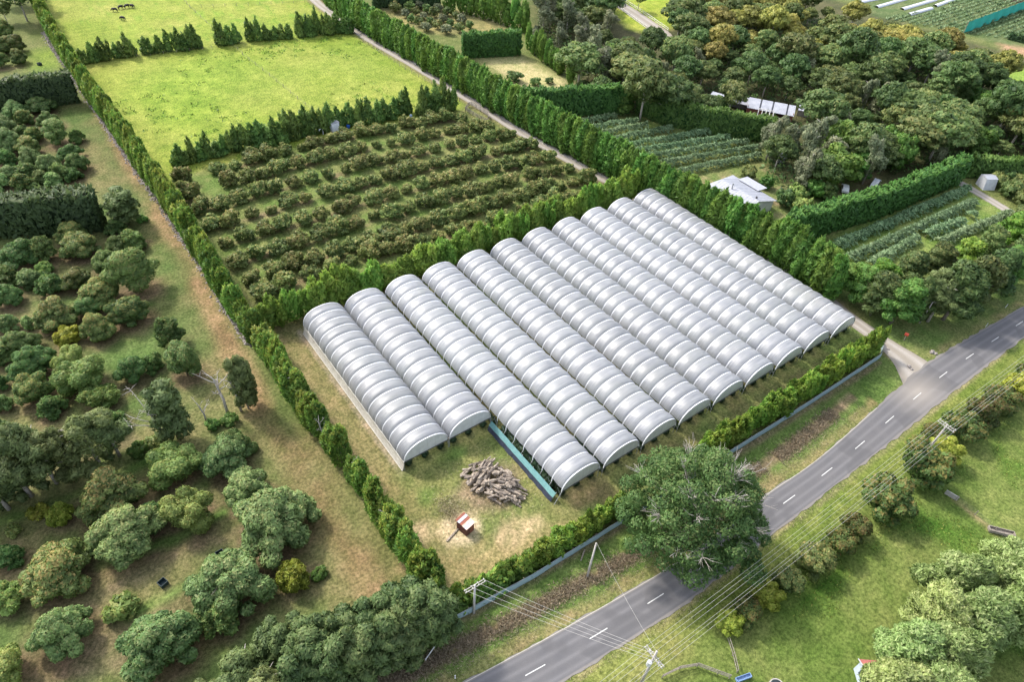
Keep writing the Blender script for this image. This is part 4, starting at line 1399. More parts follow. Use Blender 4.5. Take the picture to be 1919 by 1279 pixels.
# ---------------- trees along the road on the right
MT = kind("mixed_tree", "tree", 'tiers', ['f_green', 'f_olive', 'f_dark', 'front'], 6.8, 8.8, 5000, .24, (.4, .18), 4, 930, tipp=.3, soft=.42)
mt_l = [(1570, 556, 50, 0, "bright green tree at the end of the shelterbelt"), (1598, 577, 58, 0, "green tree by the driveway, second past the shelterbelt"), (1630, 600, 62, 1, "olive tree by the driveway mouth"), (1668, 617, 66, 0, "low bright green tree near the red letterbox"),
        (1700, 606, 60, 2, "dark green tree left of the roadside pole"), (1766, 612, 80, 2, "dark green tree right of the roadside pole"), (1800, 588, 74, 1, "olive tree above the grass verge, left of three"), (1838, 566, 70, 2, "dark tree above the grass verge, middle of three"), (1870, 543, 64, 0, "green tree above the grass verge, right of three"),
        (1900, 521, 60, 2, "dark tree near the right edge above the verge"), (1930, 505, 60, 1, "olive tree cut by the right edge above the verge"), (1640, 556, 54, 3, "yellow-green tree behind the driveway mouth"), (1690, 545, 56, 1, "olive tree in the second rank below the vine rows"), (1740, 535, 60, 1, "olive-brown tree in the second rank, middle"),
        (1790, 520, 58, 3, "yellowish tree in the second rank, right"), (1838, 498, 56, 1, "olive tree at the lower end of the vine rows"), (1880, 470, 54, 3, "yellow-green tree below the side drive"), (1915, 445, 52, 1, "olive tree below the side drive at the right edge")]
for bx, by, wpx, v, lb in mt_l:
    x, y = P(bx, by - wpx * .15)
    s = wpx * mpp(bx, by) / 6.4 * 1.15
    MT.plant(x, y, lb, "mixed trees along the right of the road", s, s * (.95 if by > 560 else .8), v=v)
x, y = P(1738, 603)
OP.plant(x, y, "big olive old pine behind the roadside pole", "old pines on the right", .82, .86)

# ---------------- silver poplars, bottom right
PO = kind("silver_poplar", "poplar tree", 'tiers', 'pop', 8.4, 11.5, 12000, .19, (.4, .25), 3, 960, tmat=bark_pale, aspect=2.0, up=.7, tipp=.4, soft=.42, flat=.45)
for k, (bx, by, s) in enumerate(((1905, 1030, .72), (1800, 1085, 1.05), (1880, 1090, 1.0), (1760, 1150, 1.0), (1840, 1160, 1.1), (1920, 1140, 1.1), (1715, 1215, .95), (1785, 1225, 1.05), (1690, 1285, .9), (1765, 1290, 1.0))):
    x, y = P(bx, by, 6.5)
    PO.plant(x, y, "leafy silver-green poplar in the bottom right clump, %s from its far end" % ordn(k), "silver poplars in the bottom right clump", s, s * random.uniform(.85, 1.0))

# ---------------- native bush in the gully and on the rise
FK = {
    'dark': kind("bush_tree", "tree", 'umbrella', ['f_dark', 'f_dark', 'f_olive'], 9.0, 9.5, 2300, .35, (.5, .18), 3, 1000, tmat=bark_pale, tipp=.2, soft=.42),
    'olive': kind("bush_tree", "tree", 'umbrella', ['f_olive', 'f_olive', 'f_dark'], 9.0, 9.5, 2300, .35, (.5, .18), 3, 1020, tmat=bark_pale, tipp=.35, soft=.42),
    'grey': kind("bush_tree", "tree", 'wispy', ['f_grey', 'f_grey'], 7.4, 12.5, 2400, .31, (.6, .2), 2, 1040, tmat=bark_pale, tipp=.25, soft=.4, limbs=7),
    'green': kind("bush_tree", "tree", 'round', ['f_green', 'f_dark'], 7.0, 7.0, 1900, .33, (.4, .16), 2, 1060, tipp=.25, soft=.55),
    'sun_gold': kind("bush_tree", "tree", 'umbrella', ['f_sun_gold', 'f_sun_gold', 'f_olive'], 8.4, 8.6, 2300, .35, (.45, .17), 3, 1080, tmat=bark_pale, tipp=.4, soft=.42),
}
fpx = [(1000, -25), (1020, 60), (1082, 130), (1100, 170), (1185, 200), (1240, 205), (1320, 200), (1400, 205), (1530, 225), (1500, 250), (1445, 265), (1425, 300), (1408, 330), (1470, 338),
       (1520, 335), (1560, 318), (1620, 316), (1660, 298), (1760, 296), (1800, 268), (1990, 280), (1985, 175), (1900, 165), (1870, 128), (1850, 112), (1750, 76), (1640, 46), (1560, 22), (1480, -15), (1400, -40), (1285, -40), (1275, 42), (1255, 100), (1225, 90), (1140, 60), (1150, -10), (1120, -45)]
fpoly = [P(a, b_ , 5.0) for a, b_ in fpx]
bx0, bx1 = min(p[0] for p in fpoly), max(p[0] for p in fpoly)
by0, by1 = min(p[1] for p in fpoly), max(p[1] for p in fpoly)
shed_c = P(1430, 205)
placed = []
R = random.Random(21)
tries = 0
HOUSE_KEEP = [(P(1385, 352), 13), (P(1440, 192, 3), 9), (P(1400, 186, 3), 8), (P(1475, 200, 3), 9), (P(1340, 178, 3), 8), (P(1505, 200, 3), 8), (P(1582, 352), 6), (P(1637, 344), 6)]
SHED_D = depth(*shed_c, 2.0)
while tries < 14000 and len(placed) < 292:
    tries += 1
    x, y = R.uniform(bx0, bx1), R.uniform(by0, by1)
    if not bool(inside(np.array([x]), np.array([y]), fpoly)[0]):
        continue
    dist = math.hypot(x - CAM[0], y - CAM[1])
    gap = 4.9 + 2.6 * R.random() + max(0, dist - 260) * .012
    if any((x - a) ** 2 + (y - b_) ** 2 < gap * gap for a, b_ in placed):
        continue
    if any(math.hypot(x - c_[0], y - c_[1]) < rr_ for c_, rr_ in HOUSE_KEEP):
        continue
    hid = False
    for zz in (2.0, 5.0, 8.5):
        q = RM @ (np.array([x, y, zz]) - CAM)
        ix, iy = 959.5 + F * q[0] / q[2], 639.5 + F * q[1] / q[2]
        if 1400 < ix < 1512 and 184 < iy < 222 and q[2] < SHED_D + 2:
            hid = True
    if hid:
        continue
    placed.append((x, y))
for x, y in placed:
    q = RM @ (np.array([x, y, 8.0]) - CAM)
    ix, iy = 959.5 + F * q[0] / q[2], 639.5 + F * q[1] / q[2]
    sun_gold = iy < 110 and ix > 1330
    near_edge = iy < 40 + (ix - 1330) * .17 and ix > 1330  # top edge of the wood, where golden leaf colour stands in for sunlight
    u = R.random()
    if near_edge or (sun_gold and u < .18):
        kd = 'sun_gold'
    elif ix < 1150 and iy < 130:
        kd = 'grey' if u < .45 else 'olive' if u < .8 else 'dark'
    elif iy > 215 and ix < 1700:
        kd = 'grey' if u < .32 else 'dark' if u < .72 else 'green'
    else:
        kd = 'olive' if u < .42 else 'dark' if u < .78 else 'grey' if u < .86 else 'green'
    zone = ("on the sunlit crest below the crop field" if near_edge else "left of the pale lane" if ix < 1140 else "behind the iron-roofed shed" if ix < 1560 and iy < 200 else
            "between the white-roofed house and the shed" if ix < 1560 else "on the right-hand slope above the long hedge" if iy > 170 else "on the upper wooded slope")
    nm = {'dark': "dark green flat-topped bush tree", 'olive': "olive flat-topped bush tree", 'grey': "grey-green open bush tree", 'green': "round fresh-green bush tree", 'sun_gold': "golden sun-tinted bush tree"}[kd]
    s = R.choice([.62, .8, .95, 1.05, 1.2, 1.4]) * R.uniform(.9, 1.1) * (1.1 if kd != 'grey' else .95)
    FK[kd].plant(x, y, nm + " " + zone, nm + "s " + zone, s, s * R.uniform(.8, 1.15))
ug = np.stack([rng.uniform(bx0, bx1, 30000), rng.uniform(by0, by1, 30000)], 1)
ug = ug[inside(ug[:, 0], ug[:, 1], fpoly)]
for c_, rr_ in HOUSE_KEEP:
    ug = ug[np.hypot(ug[:, 0] - c_[0], ug[:, 1] - c_[1]) > rr_ * .8]
hz = fbm(ug[:, 0], ug[:, 1], 6, 33)
ug = np.concatenate([ug, ((hz - .15) * 5.5 * rng.random(len(ug)) ** .6)[:, None].clip(.1)], 1)
nn_ = unit(rng.normal(size=(len(ug), 3)) * .6 + np.array([0, 0, 1.0]))
tag(link("undergrowth", leaf_mesh("undergrowth", ug, nn_, .46 * rng.uniform(.6, 1.4, len(ug)), rng.random(len(ug)), (rng.random(len(ug)) < .1) * .8, LM['f_dark'], 1.3, None, .6, .5)), "dense green undergrowth between the trees of the wooded gully", "undergrowth", kind="stuff")
cf = px((1650, 34), (1760, 20), (1800, -12), (1990, -30), (2000, 100), (1880, 72), (1800, 62))
cp = np.stack([rng.uniform(250, 460, 60000), rng.uniform(60, 230, 60000)], 1)
cdir = np.array(P(1752, 0)) - np.array(P(1690, 18))
cdir /= np.hypot(*cdir)
v_ = -cp[:, 0] * cdir[1] + cp[:, 1] * cdir[0]
cp = cp - ((v_ - np.round(v_ / 2.6) * 2.6) * .75)[:, None] * np.array([-cdir[1], cdir[0]])
cp = cp[inside(cp[:, 0], cp[:, 1], cf)]
cp = np.concatenate([cp, rng.uniform(.1, .9, (len(cp), 1))], 1)
nn_ = unit(rng.normal(size=(len(cp), 3)) * .5 + np.array([0, 0, 1.0]))
tag(link("crop_rows", leaf_mesh("crop_rows", cp, nn_, .42 * rng.uniform(.6, 1.4, len(cp)), rng.random(len(cp)), np.zeros(len(cp)), LM['vine'], 1.3, None, .6, .5)), "grey-green crop growing in fine rows across the far field", "crop", kind="stuff")
bigs = [(1435, 300, 'grey', 1.0, 1.0, "tall pale feathery tree at the corner of the dark hedge"), (1500, 325, 'grey', 1.0, 1.05, "tall grey-green tree behind the white-roofed house"), (1556, 345, 'green', 1.75, 1.5, "large round green tree right of the house"), (1616, 345, 'grey', .95, 1.1, "pale tree on a bare leaning trunk behind the parked vehicles"),
        (1745, 318, 'grey', 1.0, 1.0, "tall pale tree behind the long bright hedge"), (1770, 180, 'olive', 1.9, 1.55, "largest spreading pine on the right slope with a bare trunk"), (1030, 60, 'grey', 1.2, 1.1, "pale bare-stemmed tall tree left of the lane"), (1060, 72, 'grey', 1.1, 1.15, "tall white-trunked tree beside the lane"), (1195, 20, 'dark', .7, .9, "single dark tree standing at the bend of the lane")]
for bx, by, kd, s, sz, lb in bigs:
    x, y = P(bx, by)
    FK[kd].plant(x, y, lb, "landmark trees of the wooded gully", s, sz)
GS = kind("garden_shrub", "shrub", 'round', ['f_green', 'f_dark', 'avo_l', 'f_olive'], 4.0, 3.2, 800, .32, None, 4, 1100, tipp=.3)
for bx, by, s, v, lb in ((1433, 352, 1.0, 0, "round clipped shrub behind the house roof"), (1465, 385, 1.4, 1, "dark shrub right of the house gable"), (1490, 375, 1.5, 2, "light green shrub in the middle of the garden"), (1520, 370, 1.5, 0, "green shrub beside the garden path"), (1500, 400, 1.5, 2, "light green shrub against the long hedge"), (1545, 372, 1.4, 1, "dark shrub left of the parked white car"),
                         (1400, 335, 1.2, 3, "olive shrub behind the house at the vine rows"), (1865, 348, 1.3, 3, "olive shrub beside the white shed"), (1888, 368, 1.4, 3, "olive shrub by the side drive, middle"), (1912, 385, 1.4, 3, "tawny shrub by the side drive, right"), (1880, 345, 1.3, 1, "dark shrub behind the white shed"), (1905, 355, 1.3, 3, "olive shrub at the right edge below the hedge"),
                         (1365, 195, 1.2, 0, "bright conical shrub before the iron-roofed shed"), (1350, 205, 1.3, 1, "dark shrub left of the iron-roofed shed"), (1440, 232, 1.0, 3, "dry olive shrub before the pergola frame"), (1300, 195, 1.5, 2, "pale shrub behind the dark hedge")):
    x, y = P(bx, by)
    GS.plant(x, y, lb, "garden shrubs", s, s * .95, v=v)


# ---------------- rows of vines on low wires
def vine_row(label, a, b_, group, w=2.2, h=1.8):
    (x0, y0), (x1, y1) = P(*a), P(*b_)
    L = math.hypot(x1 - x0, y1 - y0)
    n = int(L * 62)
    s = rng.random(n) * L
    cr_ = rng.normal(size=n) * .55
    cr_ = np.clip(cr_, -1.25, 1.25)
    amp = .55 + .75 * vnoise(s, s * 0 + x0, 2.0, 6)
    off_ = cr_ * w / 2 * (.55 + .45 * amp)
    z = h * (.55 + .45 * amp) * (1 - .42 * (np.abs(cr_)) ** 1.6) + rng.normal(size=n) * .12
    z = np.maximum(z, .15)
    tx, ty = (x1 - x0) / L, (y1 - y0) / L
    p = np.stack([tx * s - ty * off_, ty * s + tx * off_, z], 1)
    nn = unit(np.stack([-ty * cr_ * 1.1, tx * cr_ * 1.1, np.ones(n) * .9], 1) + rng.normal(size=(n, 3)) * .25)
    ax = unit(np.stack([-ty * np.sign(cr_) + tx * .4, tx * np.sign(cr_) + ty * .4, -.55 * np.ones(n)], 1))
    me = leaf_mesh("vine_canopy", p, nn, .30 * rng.uniform(.6, 1.3, n), rng.random(n), (rng.random(n) < .15) * .8, LM['vine'], 2.1, ax, .5, .5)
    e = empty("vine_row", (x0, y0, 0), 0, label, "vine row", group)
    link("canopy", me, e)
    mb = MB()
    k = 0.5
    while k < L:
        mb.bar((tx * k, ty * k, -.1), (tx * k, ty * k, h * .8), .06)
        k += 5
    mb.bar((tx * .5, ty * .5, h * .75), (tx * (L - .5), ty * (L - .5), h * .75), .02)
    mb.build("posts", plain("post_wood", (.30, .25, .20), (.17, .14, .11), 8, .9), e)


vA = [((1085, 236), (1153, 222)), ((1108, 246), (1193, 231)), ((1128, 256), (1210, 239)), ((1146, 268), (1257, 245)), ((1168, 280), (1325, 252)), ((1190, 290), (1365, 262)), ((1212, 300), (1399, 270)), ((1240, 312), (1422, 281)), ((1272, 328), (1422, 297))]
for k, (a, b_) in enumerate(vA):
    vine_row("leafy vine row between shelterbelt and dark hedge, %s from the far end of its block" % ordn(k), a, b_, "vine rows behind the shelterbelt")
vB = [((1560, 468), (1810, 360), "longest vine row, close under the long bright hedge"), ((1585, 492), (1822, 384), "second vine row from the long bright hedge"), ((1628, 503), (1715, 452), "left piece of the broken third vine row"), ((1730, 446), (1800, 420), "right piece of the broken third vine row"), ((1752, 462), (1888, 407), "vine row nearest the side drive"), ((1815, 411), (1822, 407), "lone vine clump at the end of the broken row")]
for a, b_, lb in vB:
    vine_row(lb, a, b_, "vine rows at the right", 2.5, 1.9)

# ---------------- grasses nobody could count
def blades(name, label, pts, size, mat, group=None, aspect=1.8, upn=.8, cat="grass", tipp=.3):
    pts = np.array(pts, float)
    n = len(pts)
    nn = unit(rng.normal(size=(n, 3)) * np.array([1, 1, .3]) + np.array([0, 0, .55]))
    ax = unit(rng.normal(size=(n, 3)) * .35 + np.array([0, 0, 1.0]))
    me = leaf_mesh(name, pts, nn, size * rng.uniform(.5, 1.4, n), rng.random(n), (rng.random(n) < tipp) * 1.0, LM[mat], aspect, ax, .6, .7)
    return tag(link(name, me), label, cat, kind="stuff")


def scatter_line(line, n, spread, zmax=.35):
    c = np.array(line)
    seg = np.diff(c, axis=0)
    L = np.hypot(seg[:, 0], seg[:, 1])
    cum = np.concatenate([[0], np.cumsum(L)])
    s = rng.random(n) * cum[-1]
    i = np.clip(np.searchsorted(cum, s, side='right') - 1, 0, len(L) - 1)
    f = (s - cum[i]) / L[i]
    p = c[i] + seg[i] * f[:, None]
    nv = np.stack([-seg[i][:, 1], seg[i][:, 0]], 1) / L[i][:, None]
    p = p + nv * (rng.normal(size=n) * spread)[:, None]
    return np.stack([p[:, 0], p[:, 1], rng.random(n) * zmax], 1)


bank = [p for p in off(RL, 4.0) if p[0] < 72]
keep = lambda pts, f: pts[f(pts)]
bp_ = scatter_line(bank, 42000, .78, .32)
bp_ = bp_[vnoise(bp_[:, 0], bp_[:, 1], 2.0, 4) > .18]
blades("dry_grass", "tall brown dry grass on the ditch bank beside the road", bp_, .055, 'dry', tipp=.25, aspect=4.2)
sh_ = scatter_line([p for p in off(RL, 1.5) if p[0] < 76], 5000, .6, .1)
sh2 = scatter_line(off(RR, -.6), 5000, .35, .12)
sh2 = sh2[sh2[:, 0] < 60]
dry2 = scatter_line(FENCE, 1500, .25, .2) - np.array([0, .5, 0])
blades("verge_grass", "short dry grass along the road shoulders", np.concatenate([sh_, sh2, dry2]), .04, 'dry', aspect=3.5)
# greener tufts in the paddocks and orchard
bx_ = np.stack([rng.uniform(20, 110, 70000), rng.uniform(-75, 5, 70000)], 1)
msk = (fbm(bx_[:, 0], bx_[:, 1], 7, 91) > .53) & inside(bx_[:, 0], bx_[:, 1], RR[6:] + [(240, -140), (60, -140), (0, -70), (-20, -60)]) & (seg_dist(bx_[:, 0], bx_[:, 1], RR) > 8)
t1 = np.concatenate([bx_[msk], rng.random((msk.sum(), 1)) * .08], 1)
ux = np.stack([rng.uniform(-6, 80, 30000), rng.uniform(125, 205, 30000)], 1)
mk = (fbm(ux[:, 0], ux[:, 1], 2.2, 71) > .62) & (fbm(ux[:, 0], ux[:, 1], 30, 9) > .46) & inside(ux[:, 0], ux[:, 1], pad)
t2 = np.concatenate([ux[mk], rng.random((mk.sum(), 1)) * .12], 1)
lx_ = np.stack([rng.uniform(-60, -12, 30000), rng.uniform(-25, 75, 30000)], 1)
mk = (fbm(lx_[:, 0], lx_[:, 1], 5, 55) > .56)
t3 = np.concatenate([lx_[mk], rng.random((mk.sum(), 1)) * .1], 1)
blades("grass_tufts", "longer green grass tufts scattered through paddocks and orchard", t1, .12, 'tuft', aspect=1.3)
blades("grass_tufts", "dark green tussocks dotted over the bright upper paddock", t2, .20, 'tuft', aspect=1.4)
# ================================================================== POLYTUNNELS
mt, t, out = new_mat("polythene")
b = nd(t, "ShaderNodeBsdfPrincipled")
b.inputs["Base Color"].default_value = (.70, .72, .76, 1)
b.inputs["Roughness"].default_value = .36
b.inputs["Specular IOR Level"].default_value = .8
co_ = objco(t)
mp = nd(t, "ShaderNodeMapping")
mp.inputs["Scale"].default_value = (6, .35, 6)
t.links.new(co_, mp.inputs[0])
n1_ = noise(t, 1.0, 4, .6, mp.outputs[0])
n2_ = noise(t, .35, 3, .5, co_)
mp2 = nd(t, "ShaderNodeMapping")
mp2.inputs["Scale"].default_value = (.25, 3.6, .25)
t.links.new(co_, mp2.inputs[0])
n3_ = noise(t, 1.0, 4, .65, mp2.outputs[0])
BASE_FILM = (mix(t, ramp(t, n2_, .3, .7), (.225, .236, .270), (.375, .383, .405)))
c_ = mix(t, ramp(t, n3_, .32, .68, 0, .75), BASE_FILM, (.50, .51, .54))
c_ = mix(t, ramp(t, noise(t, .16, 3, .6, co_), .5, .75, 0, .4), c_, (.30, .315, .30))
oi_ = nd(t, "ShaderNodeObjectInfo")
hv_ = nd(t, "ShaderNodeHueSaturation")
t.links.new(ramp(t, oi_.outputs["Random"], 0, 1, .92, 1.08), hv_.inputs["Value"])
t.links.new(c_, hv_.inputs["Color"])
t.links.new(hv_.outputs[0], b.inputs["Base Color"])
bp = nd(t, "ShaderNodeBump")
bp.inputs["Strength"].default_value = .5
bp.inputs["Distance"].default_value = .08
ad_ = nd(t, "ShaderNodeMath", operation='ADD')
t.links.new(n1_, ad_.inputs[0])
t.links.new(n3_, ad_.inputs[1])
t.links.new(ad_.outputs[0], bp.inputs["Height"])
t.links.new(bp.outputs[0], b.inputs["Normal"])
tr = nd(t, "ShaderNodeBsdfTranslucent")
tr.inputs[0].default_value = (.42, .45, .50, 1)
tp = nd(t, "ShaderNodeBsdfTransparent")
tp.inputs[0].default_value = (.9, .92, .94, 1)
m1 = nd(t, "ShaderNodeMixShader")
m1.inputs[0].default_value = .30
t.links.new(b.outputs[0], m1.inputs[1])
t.links.new(tr.outputs[0], m1.inputs[2])
m2 = nd(t, "ShaderNodeMixShader")
m2.inputs[0].default_value = .27
t.links.new(m1.outputs[0], m2.inputs[1])
t.links.new(tp.outputs[0], m2.inputs[2])
t.links.new(m2.outputs[0], out.inputs[0])
FILM = mt
hoop_m = plain("hoop_white", (.70, .71, .73), (.60, .61, .64), 3, .35, .5)
steel = plain("galvanised", (.42, .43, .44), (.28, .29, .30), 6, .45, .5, metal=.4)
panel_m = plain("end_panel_film", (.56, .57, .56), (.46, .47, .46), .8, .4, .4)
skirt_m = plain("side_curtain_film", (.62, .60, .56), (.42, .39, .35), 1.4, .6, .3, stretch=(1, 1, 3))
wood = plain("grey_timber", (.30, .26, .22), (.16, .14, .12), 5, .9, bump=.2)
teal = plain("teal_cloth", (.15, .30, .29), (.11, .24, .24), 2.5, .8)
navy = plain("dark_cloth", (.045, .055, .085), (.03, .035, .055), 2.5, .8)

EAVE, RISE, BAY = 2.0, 3.15, 2.42
HALF = W / 2 - .16
ARC_N = 26


def arc(t_):
    """profile of a hoop, t_ 0..1 from left eave over the ridge"""
    a = PI * (1 - t_)
    c, s = math.cos(a), math.sin(a)
    return (HALF * math.copysign(abs(c) ** .92, c), EAVE + RISE * abs(s) ** .86)


def film_mesh(name, bays, bay, seed, t0=0.0, t1=1.0):
    R = random.Random(seed)
    vs, fs = [], []
    M = 8
    ny_ = bays * M
    puff = [R.uniform(.85, 1.15) for _ in range(bays + 1)]
    skew = [R.uniform(-.05, .05) for _ in range(bays + 1)]
    for j in range(ny_ + 1):
        bi = min(j // M, bays - 1)
        f = (j - bi * M) / M
        sw = (math.sin(PI * f ** .68) ** .85 if 0 < f < 1 else 0) * puff[bi]
        for i in range(ARC_N + 1):
            t_ = t0 + (t1 - t0) * i / ARC_N
            x, z = arc(t_)
            # loose film: puffs out between the hoops, most round the haunches and ridge
            k_ = .25 * sw * (.35 + .65 * math.sin(PI * t_) ** .7)
            r = math.hypot(x, z - EAVE * .6)
            x2 = x * (1 + k_ / r)
            z2 = z + (z - EAVE * .6) * k_ / r + (.015 * math.sin(i * 2.1 + j) if 0 < i < ARC_N else -.05 * sw)
            vs.append((x2, j * bay / M + skew[bi] * math.sin(PI * t_) * math.sin(PI * f), z2))
    K = ARC_N + 1
    for j in range(ny_):
        for i in range(ARC_N):
            q = j * K + i
            fs.append((q, q + K, q + K + 1, q + 1))
    me_ = bpy.data.meshes.new(name)
    me_.from_pydata(vs, [], fs)
    me_.materials.append(FILM)
    me_.polygons.foreach_set("use_smooth", [True] * len(fs))
    # keep the crease over every hoop
    sharp = me_.attributes.new("sharp_edge", 'BOOLEAN', 'EDGE')
    ev = np.empty(len(me_.edges) * 2, np.int32)
    me_.edges.foreach_get("vertices", ev)
    ev = ev.reshape(-1, 2)
    r0, r1 = ev[:, 0] // K, ev[:, 1] // K
    sharp.data.foreach_set("value", (r0 == r1) & (r0 % M == 0))
    me_.update()
    return me_


def hoop_mesh():
    """flat strap and tube over one hoop"""
    mb = MB()
    vs, fs = [], []
    for i in range(ARC_N + 1):
        x, z = arc(i / ARC_N)
        r = math.hypot(x, z - EAVE * .6)
        for dy, dr in ((-.10, .012), (-.05, .05), (.05, .05), (.10, .012)):
            vs.append((x * (1 + dr / r), dy, z + (z - EAVE * .6) * dr / r))
    for i in range(ARC_N):
        for k in range(3):
            q = i * 4 + k
            fs.append((q, q + 1, q + 5, q + 4))
    mb.add(vs, fs)
    return mb.mesh("hoop", hoop_m, True)


def panel_mesh():
    vs = [(0, 0, EAVE)]
    for i in range(ARC_N + 1):
        x, z = arc(i / ARC_N)
        vs.append((x * .985, 0, EAVE + (z - EAVE) * .985))
    fs = [(0, i, i + 1) for i in range(1, ARC_N + 1)]
    mb = MB()
    mb.add(vs, fs)
    # gentle folds in the end film and its hem bars
    for xk in (-2.6, -1.2, .3, 1.7, 2.9):
        hz = EAVE + RISE * (max(0, 1 - (xk / HALF) ** 2)) ** .43 * .95
        mb.bar((xk, -.015, EAVE + .03), (xk, -.015, hz), .018, 4)
    me_ = mb.mesh("end_panel", panel_m, False)
    return me_


HOOP, PANEL = hoop_mesh(), panel_mesh()
legm = MB()
legm.tube([(0, 0, -.2), (0, 0, EAVE)], .05, 6)
legm.bar((0, 0, .9), (0, .9, EAVE), .025, 4)
LEG = legm.mesh("leg", steel)
barm = MB()
barm.tube([(-HALF, -.05, EAVE), (HALF, -.05, EAVE)], .055, 6)
BAR = barm.mesh("crossbar", plain("bar_dark", (.10, .10, .10), (.06, .06, .06), 4, .5))
gutm = plain("valley_strip", (.40, .33, .27), (.25, .20, .16), 1.5, .8)

y_short = P(836.7, 826, EAVE)[1]
names_t = ["shortest polytunnel at the far left with a pale side curtain", "short polytunnel, second from the left, ending at the log pile yard", "polytunnel beside the teal screen, third from the left", "fourth polytunnel from the left", "fifth polytunnel from the left, ending by the giant tree",
           "sixth polytunnel from the left, its end behind the giant tree", "seventh polytunnel from the left", "eighth polytunnel from the left", "ninth polytunnel from the left", "second polytunnel from the driveway", "last polytunnel on the right, next to the driveway"]
for i in range(11):
    xm = (i + .5) * W
    yb = 54.97 - .0209 * xm
    yf = y_short - .02 * i if i < 2 else -.0332 * xm
    bays = round((yb - yf) / BAY)
    bay = (yb - yf) / bays
    e = empty("polytunnel", (xm, yf, 0), 0, names_t[i], "polytunnel", "polytunnels in a block")
    if i >= 2:
        e.scale = (.955, 1, 1)
        e.location.x += .12
    link("cover", film_mesh("cover", bays, bay, 50 + i, (0, .02, .062)[min(i, 2)], (.985, .95, .94)[min(i, 2)]), e)
    for k in range(bays + 1):
        link("hoop", HOOP, e, (0, k * bay, 0))
    link("end_panel", PANEL, e, (0, .06, 0))
    link("end_panel", PANEL, e, (0, bays * bay - .06, 0))
    link("crossbar", BAR, e)
    for sx_ in (-1, 1):
        for k in ([0, 1, 2] if i not in (2,) or sx_ > 0 else range(0, bays + 1 if i == 0 else 8)):
            link("leg", LEG, e, (sx_ * (HALF + .05), k * bay, 0))
    if i == 0:
        mb = MB()
        L_ = bays * bay
        nseg = bays * 2
        vs, fs = [], []
        for k in range(nseg + 1):
            jx_ = random.uniform(-.05, .05)
            vs += [(-HALF - .03, k * L_ / nseg, EAVE + .06), (-HALF - .16 + jx_, k * L_ / nseg, 1.1 + random.uniform(-.05, .05)), (-HALF - .42 + jx_, k * L_ / nseg, .12)]
        for k in range(nseg):
            for q in (0, 1):
                fs.append((k * 3 + q, k * 3 + q + 1, k * 3 + q + 4, k * 3 + q + 3))
        mb.add(vs, fs)
        mb.build("side_curtain", skirt_m, e)
        mb = MB()
        mb.tube([(-HALF - .08, 0, EAVE + .04), (-HALF - .08, L_, EAVE + .04)], .05, 5)
        mb.tube([(-HALF - .46, 0, .1), (-HALF - .46, L_, .1)], .06, 5)
        mb.build("rail", plain("rail_pale", (.62, .60, .55), (.4, .38, .34), 3, .7), e)
    if i == 1:
        mb = MB()
        for sx_ in (-1,):
            for q in range(0, bays, 1):
                mb.box((sx_ * (HALF + .13), (q + .5) * bay, EAVE + .1), (.16, bay * .93, .03))
        mb.build("valley_strip", gutm, e)
    if i == 2:
        for k in range(0, 7):
            mb = MB()
            mb.bar((-HALF, k * bay, EAVE), (-HALF - 1.5, k * bay - .25, .05), .025, 4, 0)
            mb.build("guy_wire", hoop_m, e)

# rows of berry plants under the covers (seen at the open fronts and between the covers)
BR = []
for v in range(3):
    pts = []
    for k in range(4):
        pts.append((random.uniform(-.1, .1), .55 * k, .55 + random.uniform(-.05, .1), .55, .5, .62))
    BR.append(crown_mesh("berry_crown", 'round', 1, 1.2, 1.4, 420, .2, LM['berry'], lumps=pts, tipp=.2))
pot_m = plain("planter_black", (.03, .03, .035), (.02, .02, .02), 5, .6)
potm = MB()
for k in range(3):
    potm.tube([(0, .1 + .65 * k, 0), (0, .1 + .65 * k, .34)], [.2, .25], 8)
POT = potm.mesh("planters", pot_m)
for i in range(11):
    xm = i * W
    yf = y_short if i < 2 else -.0332 * xm
    for c_, nm_ in ((1.2, "left"), (4.15, "middle"), (7.1, "right")):
        for k in range(3 if i > 2 else 4):
            lb = "potted berry plants inside the front of the %s polytunnel, %s file, %s trough" % (ordn(i), nm_, ordn(k))
            e = empty("berry_plants", (xm + c_, yf + .5 + k * 2.5, 0), 0, lb, "potted plants", "berry plants under the polytunnels")
            link("planters", POT, e)
            link("foliage", BR[(i + k) % 3], e)
for k in range(5):
    e = empty("berry_plants", (2 * W + .75, 2 + k * 2.6, 0), 0, "leafy berry plants behind the teal screen, %s from the front" % ordn(k), "potted plants", "berry plants under the polytunnels")
    link("planters", POT, e)
    link("foliage", BR[k % 3], e, (0, 0, .2), (0, 0, 0), (1.2, 1.3, 1.25))
for i in range(2, 11):
    # continuous rows further back, one length of plants either side of the valley
    yb = 54.97 - .0209 * i * W
    pts = []
    y = (17.5 if i == 2 else 8.2)
    Lr = yb - y - 1
    lum = [(random.uniform(-.1, .1), k * 1.1, .6, .6, .7, .6) for k in range(int(Lr / 1.1))]
    e = empty("berry_row", (i * W + .6, y, 0), 0, "long dark berry row in the valley left of polytunnel %s from the left" % ordn(i), "crop row", "berry rows between the polytunnels")
    link("foliage", crown_mesh("berry_row", 'round', 1, 1, 1.4, 2200, .22, LM['berry'], lumps=lum, tipp=.15), e)

